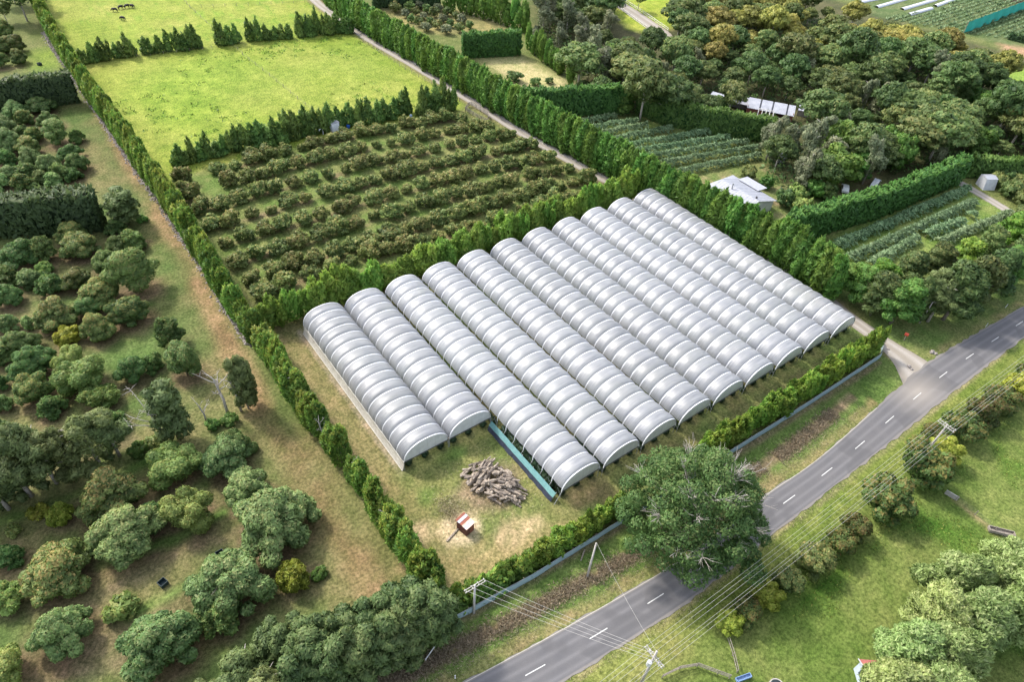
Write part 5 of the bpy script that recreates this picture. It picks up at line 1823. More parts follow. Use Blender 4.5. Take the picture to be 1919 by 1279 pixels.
# ---------------- teal screen left of the third tunnel
x0s = 2 * W - .55
ylo, yhi = -.3, y_short - .6
e = empty("cloth_screen", (x0s, ylo, 0), 0, "long teal and navy cloth screen along the third polytunnel", "screen")
mb = MB()
n_ = 22
vs, fs, mi_ = [], [], []
for k in range(n_ + 1):
    yy = (yhi - ylo) * k / n_
    w_ = random.uniform(-.03, .03)
    vs += [(.25 + w_, yy, 1.85), (-.28 + w_, yy, 1.02)]
for k in range(n_):
    fs.append((2 * k, 2 * k + 1, 2 * k + 3, 2 * k + 2))
mb.add(vs, fs)
mb.build("teal_cloth", teal, e)
mb = MB()
vs, fs = [], []
for k in range(n_ + 1):
    yy = (yhi - ylo) * k / n_
    vs += [(-.285, yy, 1.01), (-.55 + random.uniform(-.08, .08), yy, .04)]
for k in range(n_):
    fs.append((2 * k, 2 * k + 1, 2 * k + 3, 2 * k + 2))
mb.add(vs, fs)
mb.build("navy_cloth", navy, e)
for k in range(7):
    mb = MB()
    yy = (yhi - ylo) * k / 6
    mb.tube([(.3, yy, -.1), (.3, yy, 1.95)], .05, 6)
    mb.build("post", steel, e)

# ---------------- roadside windbreak cloth
fence_m = plain("roadside_cloth", (.245, .330, .350), (.185, .260, .285), 1.2, .8, stretch=(1, 1, 3))
fl_ = resample(FENCE, 70) + px((1651, 655), (1647, 640))
e = empty("cloth_fence", (fl_[0][0], fl_[0][1], 0), 0, "long blue-grey windbreak cloth fence along the roadside", "fence")
mb = MB()
vs, fs = [], []
for k, p in enumerate(fl_):
    s_ = random.uniform(-.04, .04)
    vs += [(p[0] - fl_[0][0], p[1] - fl_[0][1] + s_, 1.42 + random.uniform(-.04, .04)), (p[0] - fl_[0][0], p[1] - fl_[0][1] - .10 + s_, .72), (p[0] - fl_[0][0], p[1] - fl_[0][1] - .06 + s_, .06)]
for k in range(len(fl_) - 1):
    for q in (0, 1):
        fs.append((k * 3 + q, k * 3 + q + 1, k * 3 + q + 4, k * 3 + q + 3))
mb.add(vs, fs)
mb.build("cloth", fence_m, e)
for k in range(0, len(fl_), 3):
    mb = MB()
    p = fl_[k]
    mb.tube([(p[0] - fl_[0][0], p[1] - fl_[0][1] + .12, -.1), (p[0] - fl_[0][0], p[1] - fl_[0][1] + .12, 1.55)], .06, 6)
    mb.build("post", wood, e)
mb = MB()
mb.tube([(p[0] - fl_[0][0], p[1] - fl_[0][1] + .02, 1.44) for p in fl_], .025, 4)
mb.build("top_wire", steel, e)

# ================================================================== YARD: log pile, shed
log_a = plain("log_weathered", (.28, .235, .195), (.085, .068, .055), 5, .95, bump=.5, stretch=(1, 1, .35))
log_b = plain("log_pale", (.42, .36, .29), (.16, .125, .10), 5, .95, bump=.5, stretch=(1, 1, .35))
log_end = plain("log_end", (.42, .34, .25), (.24, .18, .13), 6, .9)
LOGS = []
for v in range(7):
    R = random.Random(900 + v)
    Ln = [2.4, 1.8, 3.0, 1.3, 2.2, 2.7, 1.0][v]
    r0 = [.17, .21, .13, .27, .18, .15, .33][v]
    mb = MB()
    bend = R.uniform(-.2, .2)
    pts = [(bend * math.sin(PI * k / 4) + R.uniform(-.03, .03), R.uniform(-.03, .03), (k / 4 - .5) * Ln) for k in range(5)]
    rad = [r0 * R.uniform(.85, 1.15) * (1.1 - .25 * k / 4) for k in range(5)]
    mb.tube(pts, rad, 9, 0, True, .14)
    if v in (0, 2, 5):
        mb.tube([(r0 * .5, 0, Ln * .1), (r0 * 2.2, R.uniform(-.2, .2), Ln * .25)], [r0 * .4, r0 * .25], 6)
    for q in (-1, -2):
        mb.mi[q] = 1
    LOGS.append([mb.mesh("log", [log_a if v % 2 else log_b, log_end], False)])
lx, ly = P(925, 907)
mdx = np.array(P(985, 940)) - np.array(P(862, 866))
ang0 = math.atan2(mdx[1], mdx[0])
R = random.Random(44)
for k in range(130):
    f = R.random()
    u_ = R.uniform(-1, 1)
    v_ = R.uniform(-1, 1)
    if u_ * u_ + v_ * v_ > 1:
        u_, v_ = u_ * .6, v_ * .6
    hmax = 1.9 * max(0, 1 - (u_ * u_ + v_ * v_)) ** .7
    z_ = .22 + hmax * (.35 + .65 * (k / 130))
    lxx = lx + math.cos(ang0) * u_ * 5.0 - math.sin(ang0) * v_ * 2.9
    lyy = ly + math.sin(ang0) * u_ * 5.0 + math.cos(ang0) * v_ * 2.9
    o = link("log", LOGS[k % 7][0], None, (lxx, lyy, z_))
    if u_ > 0.05:
        yaw = ang0 + R.uniform(-.5, .35) + .35
    else:
        yaw = ang0 + R.uniform(.7, 1.8)
    o.rotation_euler = (PI / 2 + R.uniform(-.35, .35), R.uniform(0, 6), yaw + PI / 2)
    side = ("on the crest" if hmax > 1.4 else "on the road side" if v_ < 0 else "on the tunnel side") + " of the heap, " + ("right end" if u_ > .4 else "left end" if u_ < -.4 else "middle")
    tag(o, "%s weathered log %s" % (("long", "stout", "thin", "thick", "bent", "grey", "short stubby")[k % 7], side), "log", "logs in the heap: %s %d" % (side, k % 7))

rust = plain("rusty_iron", (.30, .105, .065), (.19, .07, .05), 4, .8, stretch=(1, 1, .4))
rust_d = plain("rusty_iron_dark", (.16, .065, .055), (.10, .045, .045), 4, .8, stretch=(6, 6, .4))
whiter = plain("whitewashed_iron", (.50, .50, .53), (.36, .36, .40), 3, .5)
rustpale = plain("pale_rust", (.50, .32, .22), (.62, .55, .48), 6, .8)
sx0, sy0 = P(872, 992)
e = empty("iron_shed", (sx0, sy0, 0), math.radians(12), "small rusty red iron shed with one white roof sheet in the yard", "shed")
e.scale = (.9, .9, .9)
mb = MB()
for (c_, s_) in (((0, -1.1, 1.0), (1.7, .05, 2.0)), ((-.85, 0, 1.05), (.05, 2.15, 2.1)), ((.85, 0, 1.05), (.05, 2.15, 2.1)), ((0, 1.1, 1.1), (1.7, .05, 2.2))):
    mb.box(c_, s_)
for k in range(9):
    mb.box((-.8 + .2 * k, -1.135, 1.0), (.06, .02, 1.98))
    mb.box((-.885, -1.0 + .25 * k, 1.05), (.02, .06, 2.06))
mb.build("walls", rust_d, e)
for k, (mt_, y_, w_) in enumerate(((rust, 1.15, .42), (whiter, .68, .55), (rust, .15, .5), (rustpale, -.38, .5), (whiter, -.80, .36), (rustpale, -1.1, .26))):
    mb = MB()
    z_ = 2.16 + .16 * (y_ + 1) / 2 + .012 * (k % 2)
    mb.box((.02, y_, z_), (1.98, w_, .035))
    for q in range(8):
        mb.box((-.9 + .26 * q, y_, z_ + .025), (.07, w_ * .98, .03))
    mb.build("roof_sheet", mt_, e)
mb = MB()
mb.box((.35, -1.15, .95), (.75, .03, 1.8))
mb.build("door", rust, e)
x, y = P(849, 1003)
mb = MB()
mb.box((0, 0, .12), (2.9, .22, .2), math.radians(18))
tag(mb.build("timber_beam", log_b, None, False, (x, y, 0)), "pale squared timber lying on the sand left of the shed", "beam")
bp_ = np.stack([rng.normal(P(843, 958)[0], 1.0, 1600), rng.normal(P(843, 958)[1], 1.5, 1600), rng.random(1600) * .7], 1)
blades("dead_weeds", "brown dead weeds piled behind the little iron shed", bp_, .05, 'dry', aspect=4)
bp_ = np.stack([rng.normal(lx, 4.2, 2600), rng.normal(ly, 3.2, 2600), rng.random(2600) * .3], 1)
blades("dead_weeds", "dry grass growing round the foot of the log heap", bp_, .045, 'dry', aspect=4)

# tumbled line of stones left of the conifer row
mb = MB()
sl_ = smooth_line(px((83, 60), (100, 92), (140, 150), (190, 225), (255, 320), (318, 412), (380, 505), (430, 590), (470, 650)), 4)
stone_m = plain("field_stone", (.36, .32, .29), (.19, .165, .15), 2.5, .95)
cums = [0]
for a, c_ in zip(sl_, sl_[1:]):
    cums.append(cums[-1] + math.hypot(c_[0] - a[0], c_[1] - a[1]))
ICO = [(0, 0, 1), (.9, 0, .4), (.3, .85, .4), (-.7, .5, .45), (-.7, -.5, .4), (.3, -.85, .45), (.7, .5, -.4), (-.3, .85, -.4), (-.9, 0, -.4), (-.3, -.85, -.4), (.7, -.5, -.4), (0, 0, -.8)]
ICF = [(0, 1, 2), (0, 2, 3), (0, 3, 4), (0, 4, 5), (0, 5, 1), (1, 6, 2), (2, 7, 3), (3, 8, 4), (4, 9, 5), (5, 10, 1), (2, 6, 7), (3, 7, 8), (4, 8, 9), (5, 9, 10), (1, 10, 6)]
R = random.Random(8)
for k in range(2300):
    s = R.random() * cums[-1]
    q = at_len(sl_, cums, s)
    r = R.uniform(.10, .32) * (1.15 if R.random() < .1 else 1)
    ox, oy = R.gauss(0, .42), R.gauss(0, .3)
    M = Matrix.Rotation(R.uniform(0, 6.28), 3, 'Z')
    vs = []
    for v in ICO:
        w_ = M @ Vector((v[0] * r * R.uniform(.8, 1.5), v[1] * r * R.uniform(.6, 1.0), v[2] * r * .75))
        vs.append((q[0] + ox + w_.x, q[1] + oy + w_.y, max(0, .45 - abs(ox) * .6) * R.random() + w_.z))
    mb.add(vs, ICF)
for k in range(260):
    s = R.random() * cums[-1]
    q = at_len(sl_, cums, s)
    a = R.uniform(0, 6.28)
    l_ = R.uniform(.4, 1.2)
    ox = R.gauss(0, .5)
    z_ = R.uniform(.15, .5)
    mb.bar((q[0] + ox, q[1], z_), (q[0] + ox + math.cos(a) * l_, q[1] + math.sin(a) * l_, z_ + R.uniform(-.1, .15)), .04, 4)
tag(mb.build("stone_wall", stone_m), "low tumbled grey stone wall with prunings along the left conifer row", "stone wall")

# ================================================================== POLES AND WIRES
pole_m = plain("pole_timber", (.42, .39, .36), (.27, .25, .23), 5, .9)
conc = plain("pole_concrete", (.50, .49, .47), (.38, .37, .36), 5, .85)
ins_m = plain("insulator", (.75, .74, .70), (.6, .58, .55), 8, .3)
RDIR = np.array(P(1775, 797, 10)) - np.array(P(1229, 1225, 9.5))
RANG = math.atan2(RDIR[1], RDIR[0])


def pole(x, y, h, label, arms, r=.14, mat=conc, ang=0.0, lean=(0, 0), trafo=False, top=False, arm_len=2.6):
    e = empty("power_pole", (x, y, 0), ang, label, "power pole")
    e.rotation_euler.x, e.rotation_euler.y = lean
    mb = MB()
    mb.tube([(0, 0, -.3), (0, 0, h)], [r * 1.2, r * .8], 8)
    mb.build("pole", mat, e, True)
    for (z, dy) in arms:
        a = MB()
        a.box((dy, 0, z), (.09, arm_len, .11))
        ao = a.build("crossarm", plain("crossarm", (.40, .38, .35), (.28, .26, .24), 6, .8), e)
        for k in range(4):
            i_ = MB()
            yy = -arm_len / 2 + .15 + (arm_len - .3) * k / 3
            i_.tube([(dy, yy, z + .07), (dy, yy, z + .28)], [.035, .05], 6)
            i_.build("insulator", ins_m, ao)
    if trafo:
        a = MB()
        a.tube([(-.5, 0, h - 3.2), (-.5, 0, h - 2.3)], [.28, .28], 10)
        a.box((-.3, 0, h - 2.7), (.4, .2, .1))
        a.build("transformer", plain("transformer_grey", (.50, .52, .53), (.4, .41, .42), 5, .5), e)
        a = MB()
        a.box((.1, .8, h - 1.7), (.25, .2, .5), 0)
        a.box((.1, -.7, h - 1.9), (.25, .2, .5), 0)
        a.tube([(0, -.9, h - 2.4), (.7, -.9, h - 2.6)], .05, 5)
        a.build("switchgear", plain("switch_grey", (.55, .56, .57), (.35, .36, .37), 5, .5), e)
    return e


pa = (P(888, 1150)[0], P(888, 1150)[1])
hA, hC, hD = 7.6, 10.5, 9.2
pc = P(1231, 1222, hC)
pd = P(1776, 796, hD)
AC = math.atan2(pc[1] - pa[1], pc[0] - pa[0])
armdir_A = math.atan2(P(903, 1086, hA)[1] - P(876, 1102, hA)[1], P(903, 1086, hA)[0] - P(876, 1102, hA)[0]) - PI / 2
pole(pa[0], pa[1], hA + .25, "grey power pole with twin crossarms at the cloth fence", ((hA, .16), (hA, -.16)), .15, conc, armdir_A, arm_len=3.0)
xb, yb_ = P(1100, 1083)
xt, yt = P(1118, 1018, 6.6)
lb_ = math.atan2(xt - xb, 6.6), math.atan2(yt - yb_, 6.6)
pole(xb, yb_, 6.7, "leaning grey stay pole on the ditch bank", (), .15, pole_m, 0, (-lb_[1], lb_[0]))
pole(pc[0], pc[1], hC, "power pole with transformer and switchgear at the bottom edge", ((hC - 1.5, .15), (hC - 1.5, -.15)), .16, pole_m, RANG, trafo=True, arm_len=3.0)
pole(pd[0], pd[1], hD, "power pole with two crossarms rising from the russet hedge", ((hD - .3, .25), (hD - .3, -.35)), .15, pole_m, RANG, arm_len=2.8)
pe = P(1723, 606)
pole(pe[0], pe[1], 5.8, "timber pole with a short crossarm under the old pine", ((5.5, .12),), .14, pole_m, math.radians(60), arm_len=2.4)
wire_m = plain("wire_pale", (.42, .41, .38), (.34, .33, .30), 2, .5)
REST = np.array([math.cos(RANG), math.sin(RANG)])


def wire(p, q, sag, label, group, r=.016):
    pts = []
    for k in range(25):
        f = k / 24
        pts.append((p[0] + (q[0] - p[0]) * f, p[1] + (q[1] - p[1]) * f, p[2] + (q[2] - p[2]) * f - sag * 4 * f * (1 - f)))
    mb = MB()
    o0 = pts[0]
    mb.tube([(a - o0[0], b_ - o0[1], c_ - o0[2]) for a, b_, c_ in pts], r, 4)
    tag(mb.build("power_line", wire_m, None, False, o0), label, "power line", group)


pnx = (-math.sin(RANG), math.cos(RANG))
L_cd = math.hypot(pd[0] - pc[0], pd[1] - pc[1])
px_f = (pd[0] + REST[0] * 70, pd[1] + REST[1] * 70)
px_b = (pc[0] - REST[0] * 60, pc[1] - REST[1] * 60)
wn = ["outermost road-side", "second road-side", "inner road-side", "inner paddock-side", "second paddock-side", "outermost paddock-side"]
for k, o_ in enumerate((1.35, .85, .4, -.4, -.85, -1.35)):
    zc, zd = hC - 1.2 + (.0 if abs(o_) > .5 else -.55), hD - .05 + (0 if abs(o_) > .5 else -.55)
    A = (pc[0] + pnx[0] * o_, pc[1] + pnx[1] * o_, zc)
    B = (pd[0] + pnx[0] * o_, pd[1] + pnx[1] * o_, zd)
    wire(A, B, 1.1, "%s wire over the russet hedge between the two poles" % wn[k], "wires along the road")
    wire(B, (px_f[0] + pnx[0] * o_, px_f[1] + pnx[1] * o_, zd + .3), .9, "%s wire running out of the right edge past the far pole" % wn[k], "wires along the road")
    wire(A, (px_b[0] + pnx[0] * o_, px_b[1] + pnx[1] * o_, zc), .7, "%s wire running out of the bottom edge" % wn[k], "wires along the road")
ca_, sa_ = math.cos(armdir_A + PI / 2), math.sin(armdir_A + PI / 2)
for k, o_ in enumerate((1.35, .5, -.5, -1.35)):
    A = (pa[0] + ca_ * o_, pa[1] + sa_ * o_, hA + .28)
    wire(A, (pc[0] + pnx[0] * o_ * .7, pc[1] + pnx[1] * o_ * .7, hC - 1.3), .5, "%s wire crossing the road from the twin-arm pole" % ("far", "second", "third", "near")[k], "wires across the road", .02)
wire((xt, yt, 6.6), (pc[0], pc[1], hC - .1), .5, "single stay wire from the leaning pole across the road", "stay wires", .013)

# ================================================================== SMALL THINGS
def cow_mesh():
    vs = [(-.95, 0, 1.18), (-.5, 0, 1.16), (0, 0, 1.12), (.5, 0, 1.15), (.85, 0, 1.22), (1.15, 0, 1.05), (1.45, 0, .62), (1.6, 0, .38),
          (-.85, .24, .95), (-.92, .25, .5), (-.86, .25, .05), (-.85, -.24, .95), (-.98, -.25, .5), (-.92, -.25, .05),
          (.62, .22, .9), (.64, .23, .45), (.62, .23, .05), (.62, -.22, .9), (.7, -.23, .45), (.74, -.23, .05), (-1.12, 0, 1.0), (-1.18, 0, .55), (1.4, .2, .74), (1.4, -.2, .74)]
    ed = [(0, 1), (1, 2), (2, 3), (3, 4), (4, 5), (5, 6), (6, 7), (0, 8), (8, 9), (9, 10), (0, 11), (11, 12), (12, 13), (3, 14), (14, 15), (15, 16), (3, 17), (17, 18), (18, 19), (0, 20), (20, 21), (6, 22), (6, 23)]
    rad = [.34, .42, .45, .42, .33, .21, .18, .12, .2, .1, .07, .2, .1, .07, .16, .09, .07, .16, .09, .07, .05, .05, .05, .05]
    me_ = bpy.data.meshes.new("cow")
    me_.from_pydata(vs, ed, [])
    me_.materials.append(plain("cow_hide", (.018, .016, .016), (.012, .011, .011), 3, .7))
    return me_, rad


COW, COW_R = cow_mesh()
proto = None
for k, (bx, by, rz, lb) in enumerate(((216, 22, 2.7, "black cow grazing at the left of the herd"), (227, 17, .3, "black cow with its head down, second in the herd"), (239, 15, .2, "black cow standing broadside, third in the herd"), (249, 15, 1.9, "black cow facing away at the right of the herd"), (231, 38, 2.2, "lone black cow grazing below the herd"), (7, 9, .3, "black cow beyond the trees in the top left corner"))):
    x, y = P(bx, by)
    if proto is None:
        proto = link("cow", COW)
        sk = proto.modifiers.new("skin", 'SKIN')
        sk.use_smooth_shade = True
        for q, r in enumerate(COW_R):
            COW.skin_vertices[0].data[q].radius = (r, r)
            COW.skin_vertices[0].data[q].use_root = q == 2
        ss = proto.modifiers.new("sub", 'SUBSURF')
        ss.levels = ss.render_levels = 1
        o = proto
    else:
        o = proto.copy()
        COL.objects.link(o)
    o.location = (x, y, 0)
    o.rotation_euler = (0, 0, rz)
    o.scale = (.88, 1.1, .95)
    tag(o, lb, "cow", "cattle on the upper paddock")


def post_fence(name, label, pts, step, h=1.15, rails=0, wires=3, mat=wood, cat="fence", r=.06):
    line_ = px(*pts)
    o0 = line_[0]
    e = empty(name, (o0[0], o0[1], 0), 0, label, cat)
    ps = along(line_, step) + [line_[-1]]
    for q in ps:
        mb = MB()
        mb.tube([(q[0] - o0[0], q[1] - o0[1], -.1), (q[0] - o0[0], q[1] - o0[1], h)], r, 6)
        mb.build("post", mat, e)
    for k in range(rails):
        z = h * (.35 + .6 * k / max(1, rails - 1)) if rails > 1 else h * .9
        mb = MB()
        for a, c_ in zip(ps, ps[1:]):
            a3, c3 = Vector((a[0] - o0[0], a[1] - o0[1], z)), Vector((c_[0] - o0[0], c_[1] - o0[1], z))
            d = c3 - a3
            if d.length < .05:
                continue
            mid_ = (a3 + c3) / 2
            mb.box(mid_, (d.length, .05, .14), math.atan2(d.y, d.x))
        mb.build("rail", mat, e)
    if wires:
        mb = MB()
        for k in range(wires):
            z = h * (.3 + .62 * k / max(1, wires - 1))
            for a, c_ in zip(ps, ps[1:]):
                mb.bar((a[0] - o0[0], a[1] - o0[1], z), (c_[0] - o0[0], c_[1] - o0[1], z), .012, 3)
        mb.build("wires", plain("wire_dull", (.16, .15, .13), (.1, .1, .09), 2, .8), e)
    return e


post_fence("post_fence", "long post and wire fence across the top paddock", [(340, -4), (357, 15), (470, 10), (578, 4)], 4.2)
post_fence("post_fence", "post and wire fence down the middle of the bright paddock", [(455, 104), (505, 142), (565, 192), (610, 226)], 5.0)
post_fence("post_fence", "short post and wire fence between the two upper paddocks", [(357, 15), (400, 55), (455, 102)], 6.0)
post_fence("post_fence", "post and wire fence between bright paddock and gravel driveway", [(672, 72), (755, 128), (862, 190)], 3.6)
post_fence("wire_fence", "low post and wire fence along the foot of the upper conifer row", [(205, 112), (300, 101), (398, 91)], 4.0, .9)
post_fence("timber_rail_fence", "grey timber rail fence at the bottom edge by the transformer pole", [(1240, 1272), (1293, 1246), (1366, 1273)], 2.6, 1.2, 3, 0)
post_fence("timber_rail_fence", "grey timber fence running down from the yellow-green shrub", [(1360, 1192), (1372, 1228), (1380, 1262)], 2.6, 1.1, 2, 0)
post_fence("post_fence", "old post and wire fence across the right paddock", [(1790, 938), (1822, 962), (1856, 990), (1889, 1018), (1930, 1052)], 3.2, 1.1)
post_fence("lane_rail", "white rail fence on the near side of the pale lane", [(1141, 0), (1178, 30), (1228, 66)], 3.0, 1.1, 2, 0, plain("white_rail", (.74, .74, .72), (.6, .6, .58), 4, .6), r=.08)
post_fence("lane_rail", "white rail fence on the far side of the pale lane", [(1166, 0), (1205, 25), (1252, 58)], 3.0, 1.1, 2, 0, plain("white_rail", (.74, .74, .72), (.6, .6, .58), 4, .6), r=.08)
e = post_fence("cattle_yard", "grey timber cattle yard rails beside the gravel driveway", [(872, 209), (893, 222), (914, 232), (916, 219), (897, 207), (880, 198), (872, 209)], 1.9, 1.5, 4, 0, wood, "cattle yard", .08)
mb = MB()
x, y = P(1781, 932)
mb.box((0, 0, .45), (.16, 1.9, .9), math.radians(10))
tag(mb.build("gate_slab", plain("pale_board", (.46, .44, .41), (.32, .30, .28), 4, .85), None, False, (x, y, 0)), "upright pale grey board standing in the right paddock", "board")
x, y = P(1874, 1000)
e = empty("water_trough", (x, y, 0), math.radians(-52), "grey timber trough beside the paddock fence", "trough")
mb = MB()
for s_ in (-.42, .42):
    mb.box((0, s_, .45), (3.6, .1, .5))
mb.box((-1.8, 0, .45), (.1, .76, .5))
mb.box((1.8, 0, .45), (.1, .76, .5))
mb.box((0, 0, .25), (3.5, .76, .06))
mb.build("tub", wood, e)
mb = MB()
for s_ in (-1.5, 1.5):
    mb.box((s_, 0, .1), (.15, .9, .2))
mb.build("feet", wood, e)
x, y = P(1392, 1273)
e = empty("water_trough", (x, y, 0), math.radians(-18), "blue-painted trough at the end of the bottom rail fence", "trough")
e.scale = (.8, .8, .8)
blue = plain("blue_paint", (.20, .30, .48), (.15, .23, .38), 3, .6)
mb = MB()
for s_ in (-.3, .3):
    mb.box((0, s_, .4), (2.6, .08, .5))
for s_ in (-1.3, 1.3):
    mb.box((s_, 0, .4), (.08, .52, .5))
mb.box((0, 0, .2), (2.5, .5, .05))
mb.build("tub", blue, e)
x, y = P(1453, 1292)
mb = MB()
mb.tube([(0, 0, 0), (0, 0, .75)], [1.0, 1.0], 20)
mb.tube([(0, 0, .75), (0, 0, .76)], [.86, .86], 20, 1)
tag(mb.build("round_trough", [plain("trough_concrete", (.40, .38, .35), (.28, .26, .24), 4, .8), plain("trough_water", (.03, .04, .04), (.02, .03, .03), 2, .1)], None, False, (x, y, 0)), "round dark-topped water trough at the bottom edge", "trough")

# cottage roof at the bottom edge
x, y = P(1648, 1262, 2.6)
e = empty("cottage", (x, y, 0), math.radians(-40), "little cottage with red and white roof at the bottom edge", "cottage")
mb = MB()
mb.box((0, 0, 1.2), (3.6, 2.6, 2.4))
mb.build("wall", plain("pale_blue_wall", (.46, .52, .58), (.38, .44, .5), 2, .7), e)
mb = MB()
mb.add([(-2.0, -1.6, 2.35), (2.0, -1.6, 2.35), (2.0, 0, 3.2), (-2.0, 0, 3.2), (-2.0, 1.6, 2.35), (2.0, 1.6, 2.35)], [(0, 1, 2, 3), (3, 2, 5, 4)])
mb.build("roof", plain("red_roof", (.36, .12, .10), (.26, .09, .08), 3, .6), e)
mb = MB()
mb.box((0, 0, 3.22), (4.05, .3, .06))
for s_ in (-2.03, 2.03):
    mb.box((s_, -.8, 2.8), (.1, 1.85, .1), 0, 0, math.radians(28))
    mb.box((s_, .8, 2.8), (.1, 1.85, .1), 0, 0, math.radians(-28))
mb.build("barge_board", whiter, e)
mb = MB()
mb.box((-1.825, 0, 1.4), (.05, .9, .9))
mb.build("window", plain("window_dark", (.05, .06, .07), (.04, .05, .06), 2, .15, .6), e)

# white-roofed house
roofw = plain("white_roof", (.36, .37, .41), (.27, .28, .32), 1.2, .45, .4, stretch=(1, 3, 1))
wallw = plain("house_wall", (.56, .55, .52), (.46, .45, .43), 1.2, .8)
glass = plain("window_glass", (.05, .065, .08), (.03, .04, .05), 1.0, .12, .6)
r1, r2 = P(1345, 331, 5.0), P(1417, 374, 5.0)
hl = math.hypot(r2[0] - r1[0], r2[1] - r1[1])
ha = math.atan2(r2[1] - r1[1], r2[0] - r1[0])
e = empty("house", ((r1[0] + r2[0]) / 2, (r1[1] + r2[1]) / 2, 0), ha, "white-roofed bungalow behind the tall shelterbelt", "house")
LH, WH, WR = hl + 2.0, 5.4, 7.8
mb = MB()
mb.box((0, (WR - WH) / 2, 1.35), (LH - 1.0, WH + WR - 1.2, 2.7))
mb.add([(LH / 2 - .5, -WH + .6, 2.9), (LH / 2 - .5, WR - .6, 2.9), (LH / 2 - .5, 0, 4.85)], [(0, 1, 2)])
mb.build("wall", wallw, e)
mb = MB()
hp = LH / 2
mb.add([(-hp + .0, -WH, 2.8), (hp, -WH, 2.8), (hp, 0, 5.0), (-hp + 2.5, 0, 5.0)], [(0, 1, 2, 3)])
mb.add([(hp, WR, 2.8), (-hp, WR, 2.8), (-hp + 2.5, 0, 5.0), (hp, 0, 5.0)], [(0, 1, 2, 3)])
mb.add([(-hp, WR, 2.8), (-hp, -WH, 2.8), (-hp + 2.5, 0, 5.0)], [(0, 1, 2)])
for k in range(int(LH / .8)):
    xx = -hp + 2.6 + k * .8
    if xx < hp:
        for s_ in (-1, 1):
            mb.bar((xx, 0, 5.02), (xx, -WH if s_ < 0 else WR, 2.82), .03, 4)
mb.build("roof", roofw, e)
mb = MB()
mb.box((-1.0, WR + .2, 3.35), (6.5, 3.6, .12), 0, 0, math.radians(-4))
mb.build("patio_roof", roofw, e)
mb = MB()
mb.tube([(-.6, -.9, 4.4), (-.6, -.9, 6.0)], .14, 8)
mb.tube([(-.6, -.9, 6.0), (-.6, -.9, 6.25)], .22, 8)
mb.build("flue", steel, e)
mb = MB()
mb.tube([(hp - 1.6, .9, 4.5), (hp - 1.6, .9, 5.2)], .25, 8)
mb.build("vent", plain("vent_dark", (.08, .08, .09), (.05, .05, .05), 3, .5), e)
for yy in (-2.6, 1.6):
    mb = MB()
    mb.box((hp - .48, yy, 1.6), (.06, 1.8, 1.2))
    mb.build("window", glass, e)
mb = MB()
mb.box((hp - .48, -.4, 1.05), (.06, .95, 2.1))
mb.build("door", plain("door_grey", (.25, .27, .29), (.2, .21, .23), 2, .5), e)
for k in range(4):
    mb = MB()
    mb.box((-hp + 3 + k * (LH - 5) / 3, -WH + .58, 1.6), (1.7, .06, 1.2))
    mb.build("window", glass, e)

# long iron-roofed shed with red walls
redw = plain("red_board", (.24, .085, .06), (.16, .06, .05), 3, .8, stretch=(4, 4, .5))
ironr = plain("pale_iron", (.36, .37, .41), (.27, .28, .32), .8, .45, .5)
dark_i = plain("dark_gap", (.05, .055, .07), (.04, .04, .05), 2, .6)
d1, d2 = P(1400, 201, 2.8), P(1488, 218, 2.8)
la = math.atan2(d2[1] - d1[1], d2[0] - d1[0])
LD = math.hypot(d2[0] - d1[0], d2[1] - d1[1])
e = empty("long_shed", (d1[0], d1[1], 0), la, "long red-walled shed with pale iron roof panels in the gully", "shed")
mb = MB()
for a, c_ in ((.2, .34 * LD), (.78 * LD, LD - .2)):
    mb.box(((a + c_) / 2, .35, 1.3), (c_ - a, .12, 2.6))
mb.box((LD / 2, 4.4, 1.8), (LD - .4, .12, 3.6))
mb.box((.26, 2.4, 1.6), (.12, 4.0, 3.1))
mb.box((LD - .26, 2.4, 1.6), (.12, 4.0, 3.1))
mb.build("wall", redw, e)
for k in range(4):
    fa = (0, .27, .53, .84)[k] * LD + (.25 if k else 0)
    fb = (.27, .53, .84, 1.0)[k] * LD - (.25 if k < 3 else 0)
    mb = MB()
    mb.add([(fa, 0, 2.75), (fb, 0, 2.75), (fb, 5.0, 4.1), (fa, 5.0, 4.1), (fa, 0, 2.67), (fb, 0, 2.67), (fb, 5.0, 4.02), (fa, 5.0, 4.02)], [(0, 1, 2, 3), (7, 6, 5, 4), (0, 4, 5, 1), (1, 5, 6, 2), (2, 6, 7, 3), (3, 7, 4, 0)])
    for q in range(int((fb - fa) / .6)):
        mb.bar((fa + .3 + q * .6, .02, 2.78), (fa + .3 + q * .6, 4.98, 4.13), .03, 4)
    mb.build("roof_panel", ironr, e)
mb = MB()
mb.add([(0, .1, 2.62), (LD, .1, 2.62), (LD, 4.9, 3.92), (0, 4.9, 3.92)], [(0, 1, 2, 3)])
mb.build("roof_lining", dark_i, e)
